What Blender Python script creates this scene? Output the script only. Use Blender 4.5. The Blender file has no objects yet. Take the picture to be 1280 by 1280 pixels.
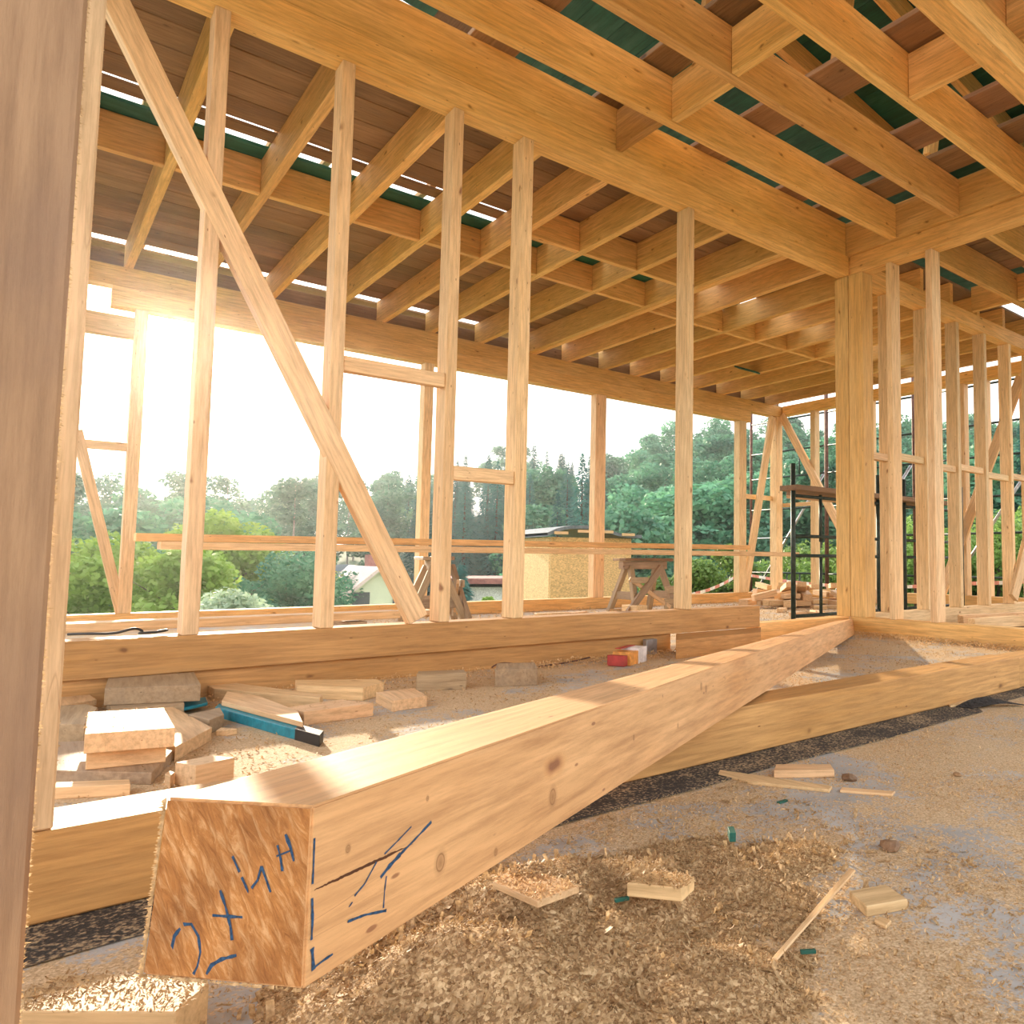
import bpy, bmesh, math, random
from math import sin, cos, pi, radians, sqrt, exp
from mathutils import Vector, Matrix, noise
random.seed(7)
R = random.Random(11)
SC = bpy.context.scene
COL = SC.collection
BLOCKS = [
('L1', [(0.256, 3.28), (0.285, 3.549), (0.553, 3.536), (0.518, 3.171)], 0.05, 0.107),
('L2', [(0.153, 2.394), (0.178, 2.723), (0.347, 2.664), (0.331, 2.337)], 0.075, 0.123),
('L3', [(0.092, 2.48), (0.101, 2.848), (0.258, 2.765), (0.353, 2.515), (0.281, 2.29)], 0.0, 0.029),
('L4', [(0.356, 2.499), (0.351, 3.196), (0.431, 3.279), (0.479, 2.718)], 0.0, 0.04),
('L5', [(0.144, 3.364), (0.144, 3.685), (0.229, 3.659), (0.247, 3.431)], 0.03, 0.051),
('L6', [(0.184, 2.902), (0.103, 2.971), (0.142, 3.307), (0.21, 3.287), (0.234, 3.195)], 0.0, 0.06),
('L7', [(0.434, 3.151), (0.428, 3.287), (0.568, 3.375), (0.554, 3.241)], 0.02, 0.031),
('L8', [(0.488, 2.814), (0.451, 2.957), (0.554, 3.028), (0.54, 2.883)], 0.0, 0.045),
('L9', [(0.702, 2.424), (0.555, 3.115), (0.58, 3.191), (0.729, 2.482)], 0.0, 0.032),
('L9w', [(0.694, 2.563), (0.576, 3.128), (0.631, 3.336), (0.701, 3.146), (0.732, 2.774)], 0.033, 0.05),
('L10', [(0.866, 3.003), (0.611, 3.46), (0.601, 3.668), (0.666, 3.667), (0.895, 3.065)], 0.0, 0.045),
('L11', [(1.048, 3.088), (0.867, 3.311), (0.9, 3.465), (1.163, 3.276), (1.159, 3.172)], 0.0, 0.05),
('L12', [(0.749, 2.761), (0.732, 2.882), (0.917, 2.922), (0.979, 2.771)], 0.0, 0.045),
('L13', [(1.054, 2.799), (1.074, 3.02), (1.223, 3.015), (1.19, 2.811)], 0.0, 0.04),
('L14', [(1.292, 3.166), (1.334, 3.251), (1.506, 3.172), (1.473, 3.077)], 0.0, 0.07),
('L15', [(1.592, 3.048), (1.694, 3.228), (1.842, 3.143), (1.76, 2.974)], 0.0, 0.076),
('L16', [(0.31, 2.223), (0.303, 2.256), (0.316, 2.282), (0.324, 2.256)], 0.0, 0.03),
('L17', [(0.355, 2.184), (0.322, 2.25), (0.398, 2.275), (0.442, 2.207)], 0.0, 0.055),
('L18', [(0.087, 2.303), (0.089, 2.359), (0.235, 2.267), (0.232, 2.219)], 0.0, 0.027),
('L19', [(0.525, 2.756), (0.5, 2.777), (0.521, 2.819), (0.556, 2.759)], 0.0, 0.017),
('G1', [(0.162, 1.04), (0.034, 1.155), (0.034, 1.198), (0.067, 1.224), (0.142, 1.162), (0.202, 1.084)], 0.0, 0.05),
('R1', [(0.559, 0.931), (0.542, 1.031), (0.601, 1.06), (0.629, 0.934)], 0.082, 0.092),
('R2', [(0.751, 0.85), (0.701, 0.918), (0.762, 0.927), (0.791, 0.867)], 0.062, 0.082),
('R3', [(1.029, 0.725), (1.055, 0.778), (1.123, 0.752), (1.101, 0.696)], 0.0, 0.017),
('R4', [(1.486, 1.329), (1.537, 1.366), (1.648, 1.272), (1.612, 1.231)], 0.0, 0.02),
('R5', [(0.807, 0.715), (0.802, 0.722), (1.136, 0.836), (1.136, 0.822)], 0.012, 0.016),
('R6', [(1.403, 1.327), (1.393, 1.438), (1.417, 1.457), (1.529, 1.175), (1.498, 1.159)], 0.0, 0.008),
('R7', [(1.017, 0.681), (1.02, 0.705), (1.038, 0.707), (1.041, 0.687)], 0.0, 0.006),
('R8', [(2.705, 1.514), (2.754, 1.558), (2.825, 1.587), (2.907, 1.541), (2.817, 1.484)], 0.0, 0.009),
('R9', [(0.845, 1.171), (0.84, 1.191), (0.856, 1.203), (0.864, 1.185)], 0.0, 0.013),
('R10', [(0.933, 1.071), (0.892, 1.092), (0.902, 1.103), (0.935, 1.079)], 0.0, 0.014),
('R6b', [(1.587, 1.043), (1.518, 1.144), (1.543, 1.157), (1.615, 1.052)], 0.0, 0.006),
('C1', [(2.428, 3.158), (2.3, 3.137), (2.451, 3.315), (2.702, 3.352), (2.559, 3.14)], 0.0, 0.062),
('S1', [(0.457, 3.618), (0.178, 3.638), (0.186, 3.828), (0.482, 3.819)], 0.25, 0.262),
('T0', [(2.814, 3.254), (3.056, 3.535), (3.804, 3.517), (3.55, 3.283)], 0.0, 0.107)]
BEAM, STROKES, KNOTS = [[0.1081, 0.7914, 0.3537], [0.1883, 0.6597, 0.3618], [0.1847, 0.6519, 0.2253], [0.0979, 0.7918, 0.2109], [4.7741, 3.6074, 0.1011], [4.8241, 3.5012, 0.1177], [4.83, 3.484, 0.002], [4.747, 3.618, 0.002]], [['end', 0.0028, [[0.1148, 0.7681, 0.2345], [0.1162, 0.7669, 0.2457], [0.121, 0.76, 0.2562], [0.1255, 0.7528, 0.2574], [0.1296, 0.7452, 0.2493], [0.131, 0.7418, 0.2375], [0.1296, 0.7429, 0.2265], [0.1275, 0.7456, 0.2199]]], ['end', 0.0028, [[0.1346, 0.7342, 0.222], [0.1372, 0.7307, 0.2295], [0.1425, 0.7226, 0.2355], [0.1504, 0.71, 0.2407]]], ['end', 0.0026, [[0.1407, 0.7308, 0.2873], [0.1438, 0.7244, 0.2759], [0.1468, 0.7181, 0.2615], [0.1479, 0.7153, 0.2512]]], ['end', 0.0022, [[0.1369, 0.735, 0.2672], [0.144, 0.7234, 0.2683], [0.1531, 0.7086, 0.2699]]], ['end', 0.0028, [[0.1469, 0.7234, 0.315], [0.1509, 0.7156, 0.3036], [0.1559, 0.7058, 0.2895], [0.1606, 0.6992, 0.2997], [0.1625, 0.6971, 0.3108]]], ['end', 0.0024, [[0.1625, 0.6971, 0.3108], [0.1653, 0.6916, 0.3008], [0.1675, 0.687, 0.2923]]], ['end', 0.0022, [[0.1707, 0.6855, 0.3286], [0.1724, 0.6817, 0.3191], [0.1735, 0.6789, 0.3095]]], ['end', 0.003, [[0.1747, 0.6797, 0.3378], [0.1774, 0.6743, 0.3285], [0.1793, 0.6702, 0.3183]]], ['end', 0.0016, [[0.1703, 0.6853, 0.3201], [0.178, 0.6732, 0.3263]]], ['side', 0.0018, [[0.1902, 0.6599, 0.3364], [0.1901, 0.6589, 0.3135], [0.1897, 0.6581, 0.3015]]], ['side', 0.0026, [[0.1897, 0.6577, 0.2909], [0.1906, 0.6575, 0.2739], [0.1902, 0.6567, 0.2591]]], ['side', 0.004, [[0.191, 0.6569, 0.2527], [0.1928, 0.6573, 0.2352]]], ['side', 0.0022, [[0.1927, 0.6573, 0.2368], [0.2008, 0.6623, 0.2375], [0.2103, 0.6682, 0.2375]]], ['side', 0.0016, [[0.2941, 0.7225, 0.3057], [0.2759, 0.711, 0.2988], [0.262, 0.7023, 0.294]]], ['side', 0.0018, [[0.2531, 0.6967, 0.291], [0.2406, 0.6884, 0.2781], [0.2304, 0.682, 0.2731]]], ['side', 0.0016, [[0.2284, 0.6806, 0.2691], [0.2249, 0.6784, 0.2668]]], ['side', 0.0026, [[0.3206, 0.7386, 0.3002], [0.2957, 0.7229, 0.2909], [0.281, 0.7136, 0.2861]]], ['side', 0.004, [[0.281, 0.7136, 0.2861], [0.2681, 0.7055, 0.281], [0.258, 0.6991, 0.2755]]], ['side', 0.0018, [[0.2648, 0.7032, 0.2738], [0.2629, 0.7015, 0.261], [0.2621, 0.7005, 0.2477]]], ['side', 0.0022, [[0.2239, 0.6772, 0.2557], [0.2413, 0.6878, 0.2522], [0.2656, 0.7025, 0.2439]]], ['crack', 0.0035, [[0.1916, 0.6591, 0.2961], [0.2177, 0.6751, 0.2942], [0.2531, 0.6967, 0.2918], [0.2761, 0.7108, 0.2899], [0.3061, 0.7291, 0.2867]]], ['crack', 0.0016, [[0.3061, 0.7291, 0.2867], [0.3421, 0.7512, 0.2859], [0.3855, 0.7778, 0.2828], [0.4541, 0.82, 0.2818]]], ['crack', 0.01, [[4.1631, 3.0935, 0.0914], [4.7264, 3.4383, 0.0499]]], ['crack', 0.002, [[0.345, 0.753, 0.2861], [0.3946, 0.7837, 0.289], [0.4611, 0.8242, 0.2812]]]], [[[0.5418, 0.8725, 0.2488], 0.013], [[1.1523, 1.2493, 0.2792], 0.01], [[1.1858, 1.2694, 0.2677], 0.01], [[0.334, 0.745, 0.2558], 0.011], [[0.223, 0.6792, 0.3146], 0.004], [[0.4228, 0.7985, 0.2288], 0.005], [[0.3149, 0.7361, 0.3243], 0.003], [[0.7948, 1.0286, 0.2596], 0.006], [[1.0036, 1.1558, 0.2295], 0.006], [[3.6815, 2.7803, -0.3229], 0.004], [[0.9261, 1.1111, 0.3027], 0.004]]

# ---------------------------------------------------------------- materials
def new_mat(name):
    m = bpy.data.materials.new(name); m.use_nodes = True
    nt = m.node_tree; nt.nodes.clear()
    out = nt.nodes.new('ShaderNodeOutputMaterial')
    b = nt.nodes.new('ShaderNodeBsdfPrincipled')
    nt.links.new(b.outputs[0], out.inputs[0])
    return m, nt, b
def N(nt, t, **k):
    n = nt.nodes.new(t)
    for a, v in k.items():
        if a.startswith('i_'):
            key = a[2:]
            n.inputs[int(key) if key.isdigit() else key].default_value = v
        else: setattr(n, a, v)
    return n
def ramp(nt, stops, fac=None):
    r = nt.nodes.new('ShaderNodeValToRGB'); e = r.color_ramp.elements
    while len(e) < len(stops): e.new(.5)
    for el, (p, c) in zip(e, stops): el.position = p; el.color = (*c, 1) if len(c) == 3 else c
    if fac: nt.links.new(fac, r.inputs[0])
    return r
def mix(nt, a, b, fac, mode='MIX'):
    m = nt.nodes.new('ShaderNodeMix'); m.data_type = 'RGBA'; m.blend_type = mode
    for sock, v in ((m.inputs[6], a), (m.inputs[7], b), (m.inputs[0], fac)):
        if hasattr(v, 'links'): nt.links.new(v, sock)
        elif isinstance(v, (int, float)): sock.default_value = v
        else: sock.default_value = (*v, 1)
    return m.outputs[2]
def coord(nt, rnd=True):
    tc = N(nt, 'ShaderNodeTexCoord')
    if not rnd: return tc.outputs['Object'], None
    oi = N(nt, 'ShaderNodeObjectInfo')
    mul = N(nt, 'ShaderNodeMath', operation='MULTIPLY', i_1=37.0); nt.links.new(oi.outputs['Random'], mul.inputs[0])
    add = N(nt, 'ShaderNodeVectorMath', operation='ADD')
    nt.links.new(tc.outputs['Object'], add.inputs[0]); nt.links.new(mul.outputs[0], add.inputs[1])
    return add.outputs[0], oi.outputs['Random']
def scaled(nt, v, s):
    m = N(nt, 'ShaderNodeMapping'); m.inputs['Scale'].default_value = s; nt.links.new(v, m.inputs[0]); return m.outputs[0]
def wood(name, light, dark, knot, rough=.6, stain=None, grain=.5, knots=True, bump=.15, var=.14, dots=0):
    m, nt, b = new_mat(name)
    v, rnd = coord(nt)
    n1 = N(nt, 'ShaderNodeTexNoise', i_Scale=1.0, i_Detail=3.0, i_Distortion=.4); nt.links.new(scaled(nt, v, (.8, 13, 13)), n1.inputs[0])
    mu = N(nt, 'ShaderNodeMath', operation='MULTIPLY', i_1=46.0); nt.links.new(n1.outputs[0], mu.inputs[0])
    si = N(nt, 'ShaderNodeMath', operation='SINE'); nt.links.new(mu.outputs[0], si.inputs[0])
    mr = N(nt, 'ShaderNodeMapRange', i_1=-1.0, i_2=1.0); nt.links.new(si.outputs[0], mr.inputs[0])
    n2 = N(nt, 'ShaderNodeTexNoise', i_Scale=1.0, i_Detail=7.0, i_Roughness=.72); nt.links.new(scaled(nt, v, (5, 75, 75)), n2.inputs[0])
    n3 = N(nt, 'ShaderNodeTexNoise', i_Scale=1.6, i_Detail=3.0); nt.links.new(scaled(nt, v, (1, 2.5, 2.5)), n3.inputs[0])
    md = tuple(.5 * (a + c) for a, c in zip(light, dark))
    c1 = ramp(nt, [(.32, dark), (.68, light)], n3.outputs[0]).outputs[0]
    c2 = mix(nt, c1, tuple(x * .80 for x in md), 0.0)
    mm = N(nt, 'ShaderNodeMath', operation='MULTIPLY', i_1=grain); nt.links.new(mr.outputs[0], mm.inputs[0])
    nt.links.new(mm.outputs[0], c2.node.inputs[0])
    f = ramp(nt, [(.34, (.62, .54, .46)), (.58, (1.08, 1.07, 1.05))], n2.outputs[0]).outputs[0]
    c3 = mix(nt, c2, f, .7, 'MULTIPLY')
    if knots:
        vo = N(nt, 'ShaderNodeTexVoronoi', feature='F1', i_Scale=1.0, i_Randomness=1.0)
        nw = N(nt, 'ShaderNodeTexNoise', i_Scale=14.0); nt.links.new(v, nw.inputs[0])
        vm = N(nt, 'ShaderNodeVectorMath', operation='MULTIPLY_ADD'); vm.inputs[1].default_value = (.25, .25, .25)
        nt.links.new(nw.outputs['Color'], vm.inputs[0]); nt.links.new(scaled(nt, v, (3.6, 8, 8)), vm.inputs[2])
        nt.links.new(vm.outputs[0], vo.inputs[0])
        k = ramp(nt, [(.035, knot), (.07, tuple(.4*a+.6*d for a, d in zip(knot, dark))), (.12, dark)], vo.outputs[0])
        kf = ramp(nt, [(.07, (.95, .95, .95)), (.14, (0, 0, 0))], vo.outputs[0])
        c3 = mix(nt, c3, k.outputs[0], kf.outputs[0])
    if knots:
        v5 = N(nt, 'ShaderNodeTexVoronoi', feature='F1', i_Scale=1.0); nt.links.new(scaled(nt, v, (9, 26, 26)), v5.inputs[0])
        pf = ramp(nt, [(.05, (.8, .8, .8)), (.075, (0, 0, 0))], v5.outputs[0])
        c3 = mix(nt, c3, knot, pf.outputs[0])
        n7 = N(nt, 'ShaderNodeTexNoise', i_Scale=1.0, i_Detail=2.0, i_Distortion=.3); nt.links.new(scaled(nt, v, (.9, 16, 16)), n7.inputs[0])
        cr = ramp(nt, [(.497, (0, 0, 0)), (.500, (.5, .5, .5)), (.503, (0, 0, 0))], n7.outputs[0])
        n8 = N(nt, 'ShaderNodeTexNoise', i_Scale=2.2); nt.links.new(v, n8.inputs[0])
        cm = ramp(nt, [(.55, (0, 0, 0)), (.62, (1, 1, 1))], n8.outputs[0])
        m8 = N(nt, 'ShaderNodeMath', operation='MULTIPLY'); nt.links.new(cr.outputs[0], m8.inputs[0]); nt.links.new(cm.outputs[0], m8.inputs[1])
        c3 = mix(nt, c3, knot, m8.outputs[0])
    if dots:
        vd = N(nt, 'ShaderNodeTexVoronoi', feature='F1', i_Scale=55.0); nt.links.new(v, vd.inputs[0])
        df = ramp(nt, [(.10, (dots,)*3), (.2, (0, 0, 0))], vd.outputs[0])
        c3 = mix(nt, c3, knot, df.outputs[0])
    if stain:
        ns = N(nt, 'ShaderNodeTexNoise', i_Scale=3.0, i_Detail=5.0, i_Roughness=.6); nt.links.new(scaled(nt, v, (1, 3, 3)), ns.inputs[0])
        sf = ramp(nt, [(.5, (0, 0, 0)), (.72, (.75, .75, .75))], ns.outputs[0])
        c3 = mix(nt, c3, stain, sf.outputs[0])
    hs = N(nt, 'ShaderNodeHueSaturation')
    vr = N(nt, 'ShaderNodeMapRange', i_3=1 - var, i_4=1 + var); nt.links.new(rnd, vr.inputs[0])
    hr = N(nt, 'ShaderNodeMapRange', i_3=.493, i_4=.507)
    fr = N(nt, 'ShaderNodeMath', operation='FRACT'); m9 = N(nt, 'ShaderNodeMath', operation='MULTIPLY', i_1=9.7)
    nt.links.new(rnd, m9.inputs[0]); nt.links.new(m9.outputs[0], fr.inputs[0]); nt.links.new(fr.outputs[0], hr.inputs[0])
    nt.links.new(vr.outputs[0], hs.inputs['Value']); nt.links.new(hr.outputs[0], hs.inputs['Hue']); nt.links.new(c3, hs.inputs['Color'])
    nt.links.new(hs.outputs[0], b.inputs['Base Color'])
    b.inputs['Roughness'].default_value = rough
    bp = N(nt, 'ShaderNodeBump', i_Strength=bump, i_Distance=.004); nt.links.new(n2.outputs[0], bp.inputs['Height']); nt.links.new(bp.outputs[0], b.inputs['Normal'])
    return m
def plain(name, col, rough=.6, metal=0, nscale=20, namt=.25, bump=0.0, stretch=(1, 1, 1)):
    m, nt, b = new_mat(name)
    v, rnd = coord(nt)
    n = N(nt, 'ShaderNodeTexNoise', i_Scale=float(nscale), i_Detail=4.0); nt.links.new(scaled(nt, v, stretch), n.inputs[0])
    r = ramp(nt, [(.3, tuple(c * (1 - namt) for c in col)), (.7, tuple(min(1, c * (1 + namt)) for c in col))], n.outputs[0])
    nt.links.new(r.outputs[0], b.inputs['Base Color'])
    b.inputs['Roughness'].default_value = rough; b.inputs['Metallic'].default_value = metal
    if bump:
        bp = N(nt, 'ShaderNodeBump', i_Strength=bump, i_Distance=.01); nt.links.new(n.outputs[0], bp.inputs['Height']); nt.links.new(bp.outputs[0], b.inputs['Normal'])
    return m
M = {}
M['stud'] = wood('pine stud wood', (.88, .65, .38), (.82, .55, .28), (.28, .12, .05))
M['joist'] = wood('pine joist wood', (.90, .58, .235), (.80, .45, .14), (.32, .14, .04))
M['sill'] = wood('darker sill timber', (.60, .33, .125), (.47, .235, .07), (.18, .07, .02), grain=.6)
M['bigbeam'] = wood('squared beam wood', (.81, .51, .235), (.71, .39, .145), (.28, .12, .05), grain=.45, knots=True)
def endmat():
    m, nt, b = new_mat('rough sawn end grain'); v, _ = coord(nt, False)
    mp = N(nt, 'ShaderNodeMapping'); mp.inputs['Rotation'].default_value = (radians(38), 0, 0); nt.links.new(v, mp.inputs[0])
    n1 = N(nt, 'ShaderNodeTexNoise', i_Scale=1.0, i_Detail=8.0, i_Roughness=.7, i_Distortion=.6); nt.links.new(scaled(nt, mp.outputs[0], (40, 130, 38)), n1.inputs[0])
    n2 = N(nt, 'ShaderNodeTexNoise', i_Scale=14.0, i_Detail=4.0); nt.links.new(v, n2.inputs[0])
    c1 = ramp(nt, [(.34, (.38, .15, .035)), (.5, (.55, .25, .07)), (.64, (.76, .46, .22))], n1.outputs[0]).outputs[0]
    f = ramp(nt, [(.35, (.66, .56, .48)), (.65, (1.12, 1.05, 1.0))], n2.outputs[0]).outputs[0]
    nt.links.new(mix(nt, c1, f, .8, 'MULTIPLY'), b.inputs['Base Color']); b.inputs['Roughness'].default_value = .7
    bp = N(nt, 'ShaderNodeBump', i_Strength=1.0, i_Distance=.004); nt.links.new(n1.outputs[0], bp.inputs['Height']); nt.links.new(bp.outputs[0], b.inputs['Normal'])
    return m
M['endgrain'] = endmat()
M['post'] = wood('rough grey brown plank wood', (.44, .28, .155), (.31, .185, .095), (.12, .07, .04), stain=(.22, .13, .08), grain=.25, knots=False, bump=.5)
M['plank'] = wood('weathered brown planks', (.40, .25, .14), (.24, .135, .065), (.07, .035, .02), stain=(.20, .13, .085), grain=.6, bump=.4, var=.25)
M['weathered'] = wood('weathered grey timber', (.48, .35, .22), (.34, .235, .14), (.12, .07, .04), stain=(.30, .23, .16), bump=.5)
M['offcut'] = wood('fresh offcut wood', (.80, .58, .34), (.72, .47, .24), (.34, .17, .07), grain=.4)
M['green'] = wood('green painted board', (.02, .17, .125), (.01, .10, .08), (.01, .05, .045), grain=.5, stain=(.06, .22, .17), knots=False)
M['blue'] = plain('blue painted board', (.01, .24, .34), .5, nscale=60)
M['black'] = plain('black rubber', (.02, .02, .022), .5)
M['greysteel'] = plain('galvanised steel', (.45, .47, .5), .4, .8)
M['dsteel'] = plain('dark green tube steel', (.025, .045, .04), .45, .3, namt=.5)
M['rust'] = plain('rusty brown tube steel', (.12, .055, .04), .6, .2, namt=.5)
M['crack'] = plain('dark drying crack', (.10, .035, .012), .9)
M['ink'] = plain('blue marker ink', (.012, .06, .14), .6, nscale=400, namt=.6)
M['bitumen'] = plain('black bitumen felt', (.028, .026, .026), .8, nscale=120, namt=.9, bump=.6)
def felt():
    m, nt, b = new_mat('bitumen felt dusted with sawdust'); v, _ = coord(nt, False)
    n = N(nt, 'ShaderNodeTexNoise', i_Scale=150.0, i_Detail=3.0); nt.links.new(v, n.inputs[0])
    n2 = N(nt, 'ShaderNodeTexNoise', i_Scale=6.0, i_Detail=5.0); nt.links.new(v, n2.inputs[0])
    a = N(nt, 'ShaderNodeMath', operation='MULTIPLY_ADD', i_1=.5); nt.links.new(n2.outputs[0], a.inputs[0]); nt.links.new(n.outputs[0], a.inputs[2])
    r = ramp(nt, [(.72, (.035, .033, .032)), (.80, (.17, .13, .09)), (.9, (.42, .32, .2))], a.outputs[0])
    nt.links.new(r.outputs[0], b.inputs['Base Color']); b.inputs['Roughness'].default_value = .85
    bp = N(nt, 'ShaderNodeBump', i_Strength=.8, i_Distance=.006); nt.links.new(a.outputs[0], bp.inputs['Height']); nt.links.new(bp.outputs[0], b.inputs['Normal'])
    return m
M['felt'] = felt()
M['osb'] = plain('oriented strand board', (.66, .44, .20), .7, nscale=28, namt=.35, stretch=(1, 1, 2.2))
M['white'] = plain('white render', (.72, .74, .70), .8)
M['cream'] = plain('pale green render', (.66, .72, .50), .8, nscale=2, namt=.05)
M['roofred'] = plain('red brown roof tiles', (.30, .12, .10), .7, nscale=8)
M['roofpale'] = plain('pale tile roof', (.62, .50, .44), .6, nscale=8, namt=.15)  # paler tone than the red brown tiles, same on both slopes
M['roofblue'] = plain('slate roof', (.12, .15, .17), .7)
M['glass'] = plain('dark window glass', (.03, .05, .06), .15)
M['redcard'] = plain('red printed carton', (.42, .05, .045), .45)
M['yelcard'] = plain('orange printed carton', (.75, .34, .08), .45, nscale=40)
M['whitecard'] = plain('white carton', (.72, .70, .72), .5)
M['red'] = plain('red tape', (.75, .30, .24), .5); M['tapew'] = plain('white tape', (.85, .82, .80), .5)
M['bark'] = plain('tree bark', (.11, .085, .06), .9, nscale=8, namt=.5, stretch=(1, 1, .2))
M['birch'] = plain('pale tree bark', (.30, .27, .23), .9, nscale=8, namt=.4)

def leafmat(name, cols):
    m, nt, b = new_mat(name)
    tc = N(nt, 'ShaderNodeTexCoord'); oi = N(nt, 'ShaderNodeObjectInfo')
    n = N(nt, 'ShaderNodeTexNoise', i_Scale=.55, i_Detail=4.0); nt.links.new(tc.outputs['Object'], n.inputs[0])
    r = ramp(nt, [(.3, cols[0]), (.5, cols[1]), (.7, cols[2])], n.outputs[0])
    hs = N(nt, 'ShaderNodeHueSaturation'); nt.links.new(r.outputs[0], hs.inputs['Color'])
    vr = N(nt, 'ShaderNodeMapRange', i_3=.75, i_4=1.25); nt.links.new(oi.outputs['Random'], vr.inputs[0]); nt.links.new(vr.outputs[0], hs.inputs['Value'])
    nt.links.new(hs.outputs[0], b.inputs['Base Color']); b.inputs['Roughness'].default_value = .6
    tr = N(nt, 'ShaderNodeBsdfTranslucent'); nt.links.new(hs.outputs[0], tr.inputs[0])
    mx = N(nt, 'ShaderNodeMixShader', i_0=.4); nt.links.new(b.outputs[0], mx.inputs[1]); nt.links.new(tr.outputs[0], mx.inputs[2])
    nt.links.new(mx.outputs[0], [x for x in nt.nodes if x.type == 'OUTPUT_MATERIAL'][0].inputs[0])
    return m
M['conifer'] = leafmat('blue green needles', [(.03, .13, .12), (.045, .18, .16), (.07, .24, .18)])
M['decid'] = leafmat('mid green leaves', [(.06, .20, .13), (.11, .30, .17), (.20, .42, .22)])
M['pale'] = leafmat('hazy grey green leaves', [(.08, .18, .13), (.12, .25, .17), (.2, .36, .22)])
M['lime'] = leafmat('yellow green leaves', [(.16, .30, .05), (.28, .45, .08), (.42, .58, .12)])
M['yellow'] = leafmat('yellow maple leaves', [(.40, .48, .06), (.60, .65, .10), (.75, .78, .18)])
M['grass'] = leafmat('fresh meadow leaves', [(.13, .24, .05), (.21, .34, .08), (.34, .46, .14)])
M['silver'] = leafmat('silver green leaves', [(.25, .34, .22), (.38, .48, .33), (.5, .6, .42)])

def concrete():
    m, nt, b = new_mat('concrete slab strewn with sawdust')
    v, _ = coord(nt, False)
    def ns(s, d=5.0, r=.55):
        n = N(nt, 'ShaderNodeTexNoise', i_Scale=s, i_Detail=d, i_Roughness=r); nt.links.new(v, n.inputs[0]); return n.outputs[0]
    conc = ramp(nt, [(.3, (.33, .325, .32)), (.7, (.52, .515, .51))], ns(5.0)).outputs[0]
    dust = ramp(nt, [(.3, (.36, .24, .13)), (.5, (.58, .42, .25)), (.72, (.80, .63, .42))], ns(260.0, 3.0)).outputs[0]
    big = N(nt, 'ShaderNodeTexNoise', i_Scale=3.0, i_Detail=8.0, i_Roughness=.72); nt.links.new(v, big.inputs[0])
    fine = ns(140.0, 2.0)
    ad = N(nt, 'ShaderNodeMath', operation='MULTIPLY_ADD', i_1=.35); nt.links.new(fine, ad.inputs[0]); nt.links.new(big.outputs[0], ad.inputs[2])
    f = ramp(nt, [(.585, (0, 0, 0)), (.66, (1, 1, 1))], ad.outputs[0])
    nt.links.new(mix(nt, conc, dust, f.outputs[0]), b.inputs['Base Color']); b.inputs['Roughness'].default_value = .85
    bp = N(nt, 'ShaderNodeBump', i_Strength=.6, i_Distance=.006); nt.links.new(ad.outputs[0], bp.inputs['Height']); nt.links.new(bp.outputs[0], b.inputs['Normal'])
    return m
def sawdust(name, a, c, d):
    m, nt, b = new_mat(name)
    v, _ = coord(nt, False)
    n = N(nt, 'ShaderNodeTexVoronoi', i_Scale=230.0); nt.links.new(v, n.inputs[0])
    sep = N(nt, 'ShaderNodeSeparateColor'); nt.links.new(n.outputs['Color'], sep.inputs[0])
    r = ramp(nt, [(.1, a), (.5, c), (.95, d)], sep.outputs[0])
    nt.links.new(r.outputs[0], b.inputs['Base Color']); b.inputs['Roughness'].default_value = .85
    bp = N(nt, 'ShaderNodeBump', i_Strength=.9, i_Distance=.004); nt.links.new(sep.outputs[1], bp.inputs['Height']); nt.links.new(bp.outputs[0], b.inputs['Normal'])
    return m
M['concrete'] = concrete()
M['sawdust'] = sawdust('sawdust', (.30, .18, .085), (.56, .38, .20), (.80, .60, .35))
M['shave'] = leafmat('curled wood shavings', [(.34, .20, .085), (.60, .40, .20), (.84, .62, .36)])
[x for x in M['shave'].node_tree.nodes if x.type == 'TEX_NOISE'][0].inputs['Scale'].default_value = 160
[x for x in M['shave'].node_tree.nodes if x.type == 'MIX_SHADER'][0].inputs[0].default_value = .25
M['ground'] = plain('meadow ground', (.13, .17, .06), .9, nscale=3, namt=.5, bump=.5)
M['earth'] = plain('forest floor', (.05, .09, .045), .9, nscale=.3, namt=.4)

# ---------------------------------------------------------------- helpers
def tag(o, label=None, cat=None, group=None, kind=None):
    if label: o['label'] = label
    if cat: o['category'] = cat
    if group: o['group'] = group
    if kind: o['kind'] = kind
    return o
def mesh(name, verts, faces, mat, parent=None, smooth=False, fm=None):
    me = bpy.data.meshes.new(name); me.from_pydata([tuple(v) for v in verts], [], faces)
    for mm in (mat if isinstance(mat, (list, tuple)) else [mat]): me.materials.append(mm)
    if fm:
        for p, i in zip(me.polygons, fm): p.material_index = i
    if smooth:
        for p in me.polygons: p.use_smooth = True
    me.update()
    o = bpy.data.objects.new(name, me); COL.objects.link(o)
    if parent: o.parent = parent
    return o
def empty(name, loc):
    o = bpy.data.objects.new(name, None); o.empty_display_size = .1; o.location = loc; COL.objects.link(o); return o
def bevel(o, w):
    bm = bmesh.new(); bm.from_mesh(o.data); bm.normal_update()
    bmesh.ops.recalc_face_normals(bm, faces=bm.faces)
    bmesh.ops.bevel(bm, geom=bm.edges[:], offset=w, segments=1, affect='EDGES', clamp_overlap=True)
    bm.to_mesh(o.data); bm.free()
def box_geo(sx, sy, sz):
    v = [Vector((x * sx / 2, y * sy / 2, z * sz / 2)) for x in (-1, 1) for y in (-1, 1) for z in (-1, 1)]
    f = [(0, 1, 3, 2), (4, 6, 7, 5), (0, 4, 5, 1), (2, 3, 7, 6), (0, 2, 6, 4), (1, 5, 7, 3)]
    return v, f
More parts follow.
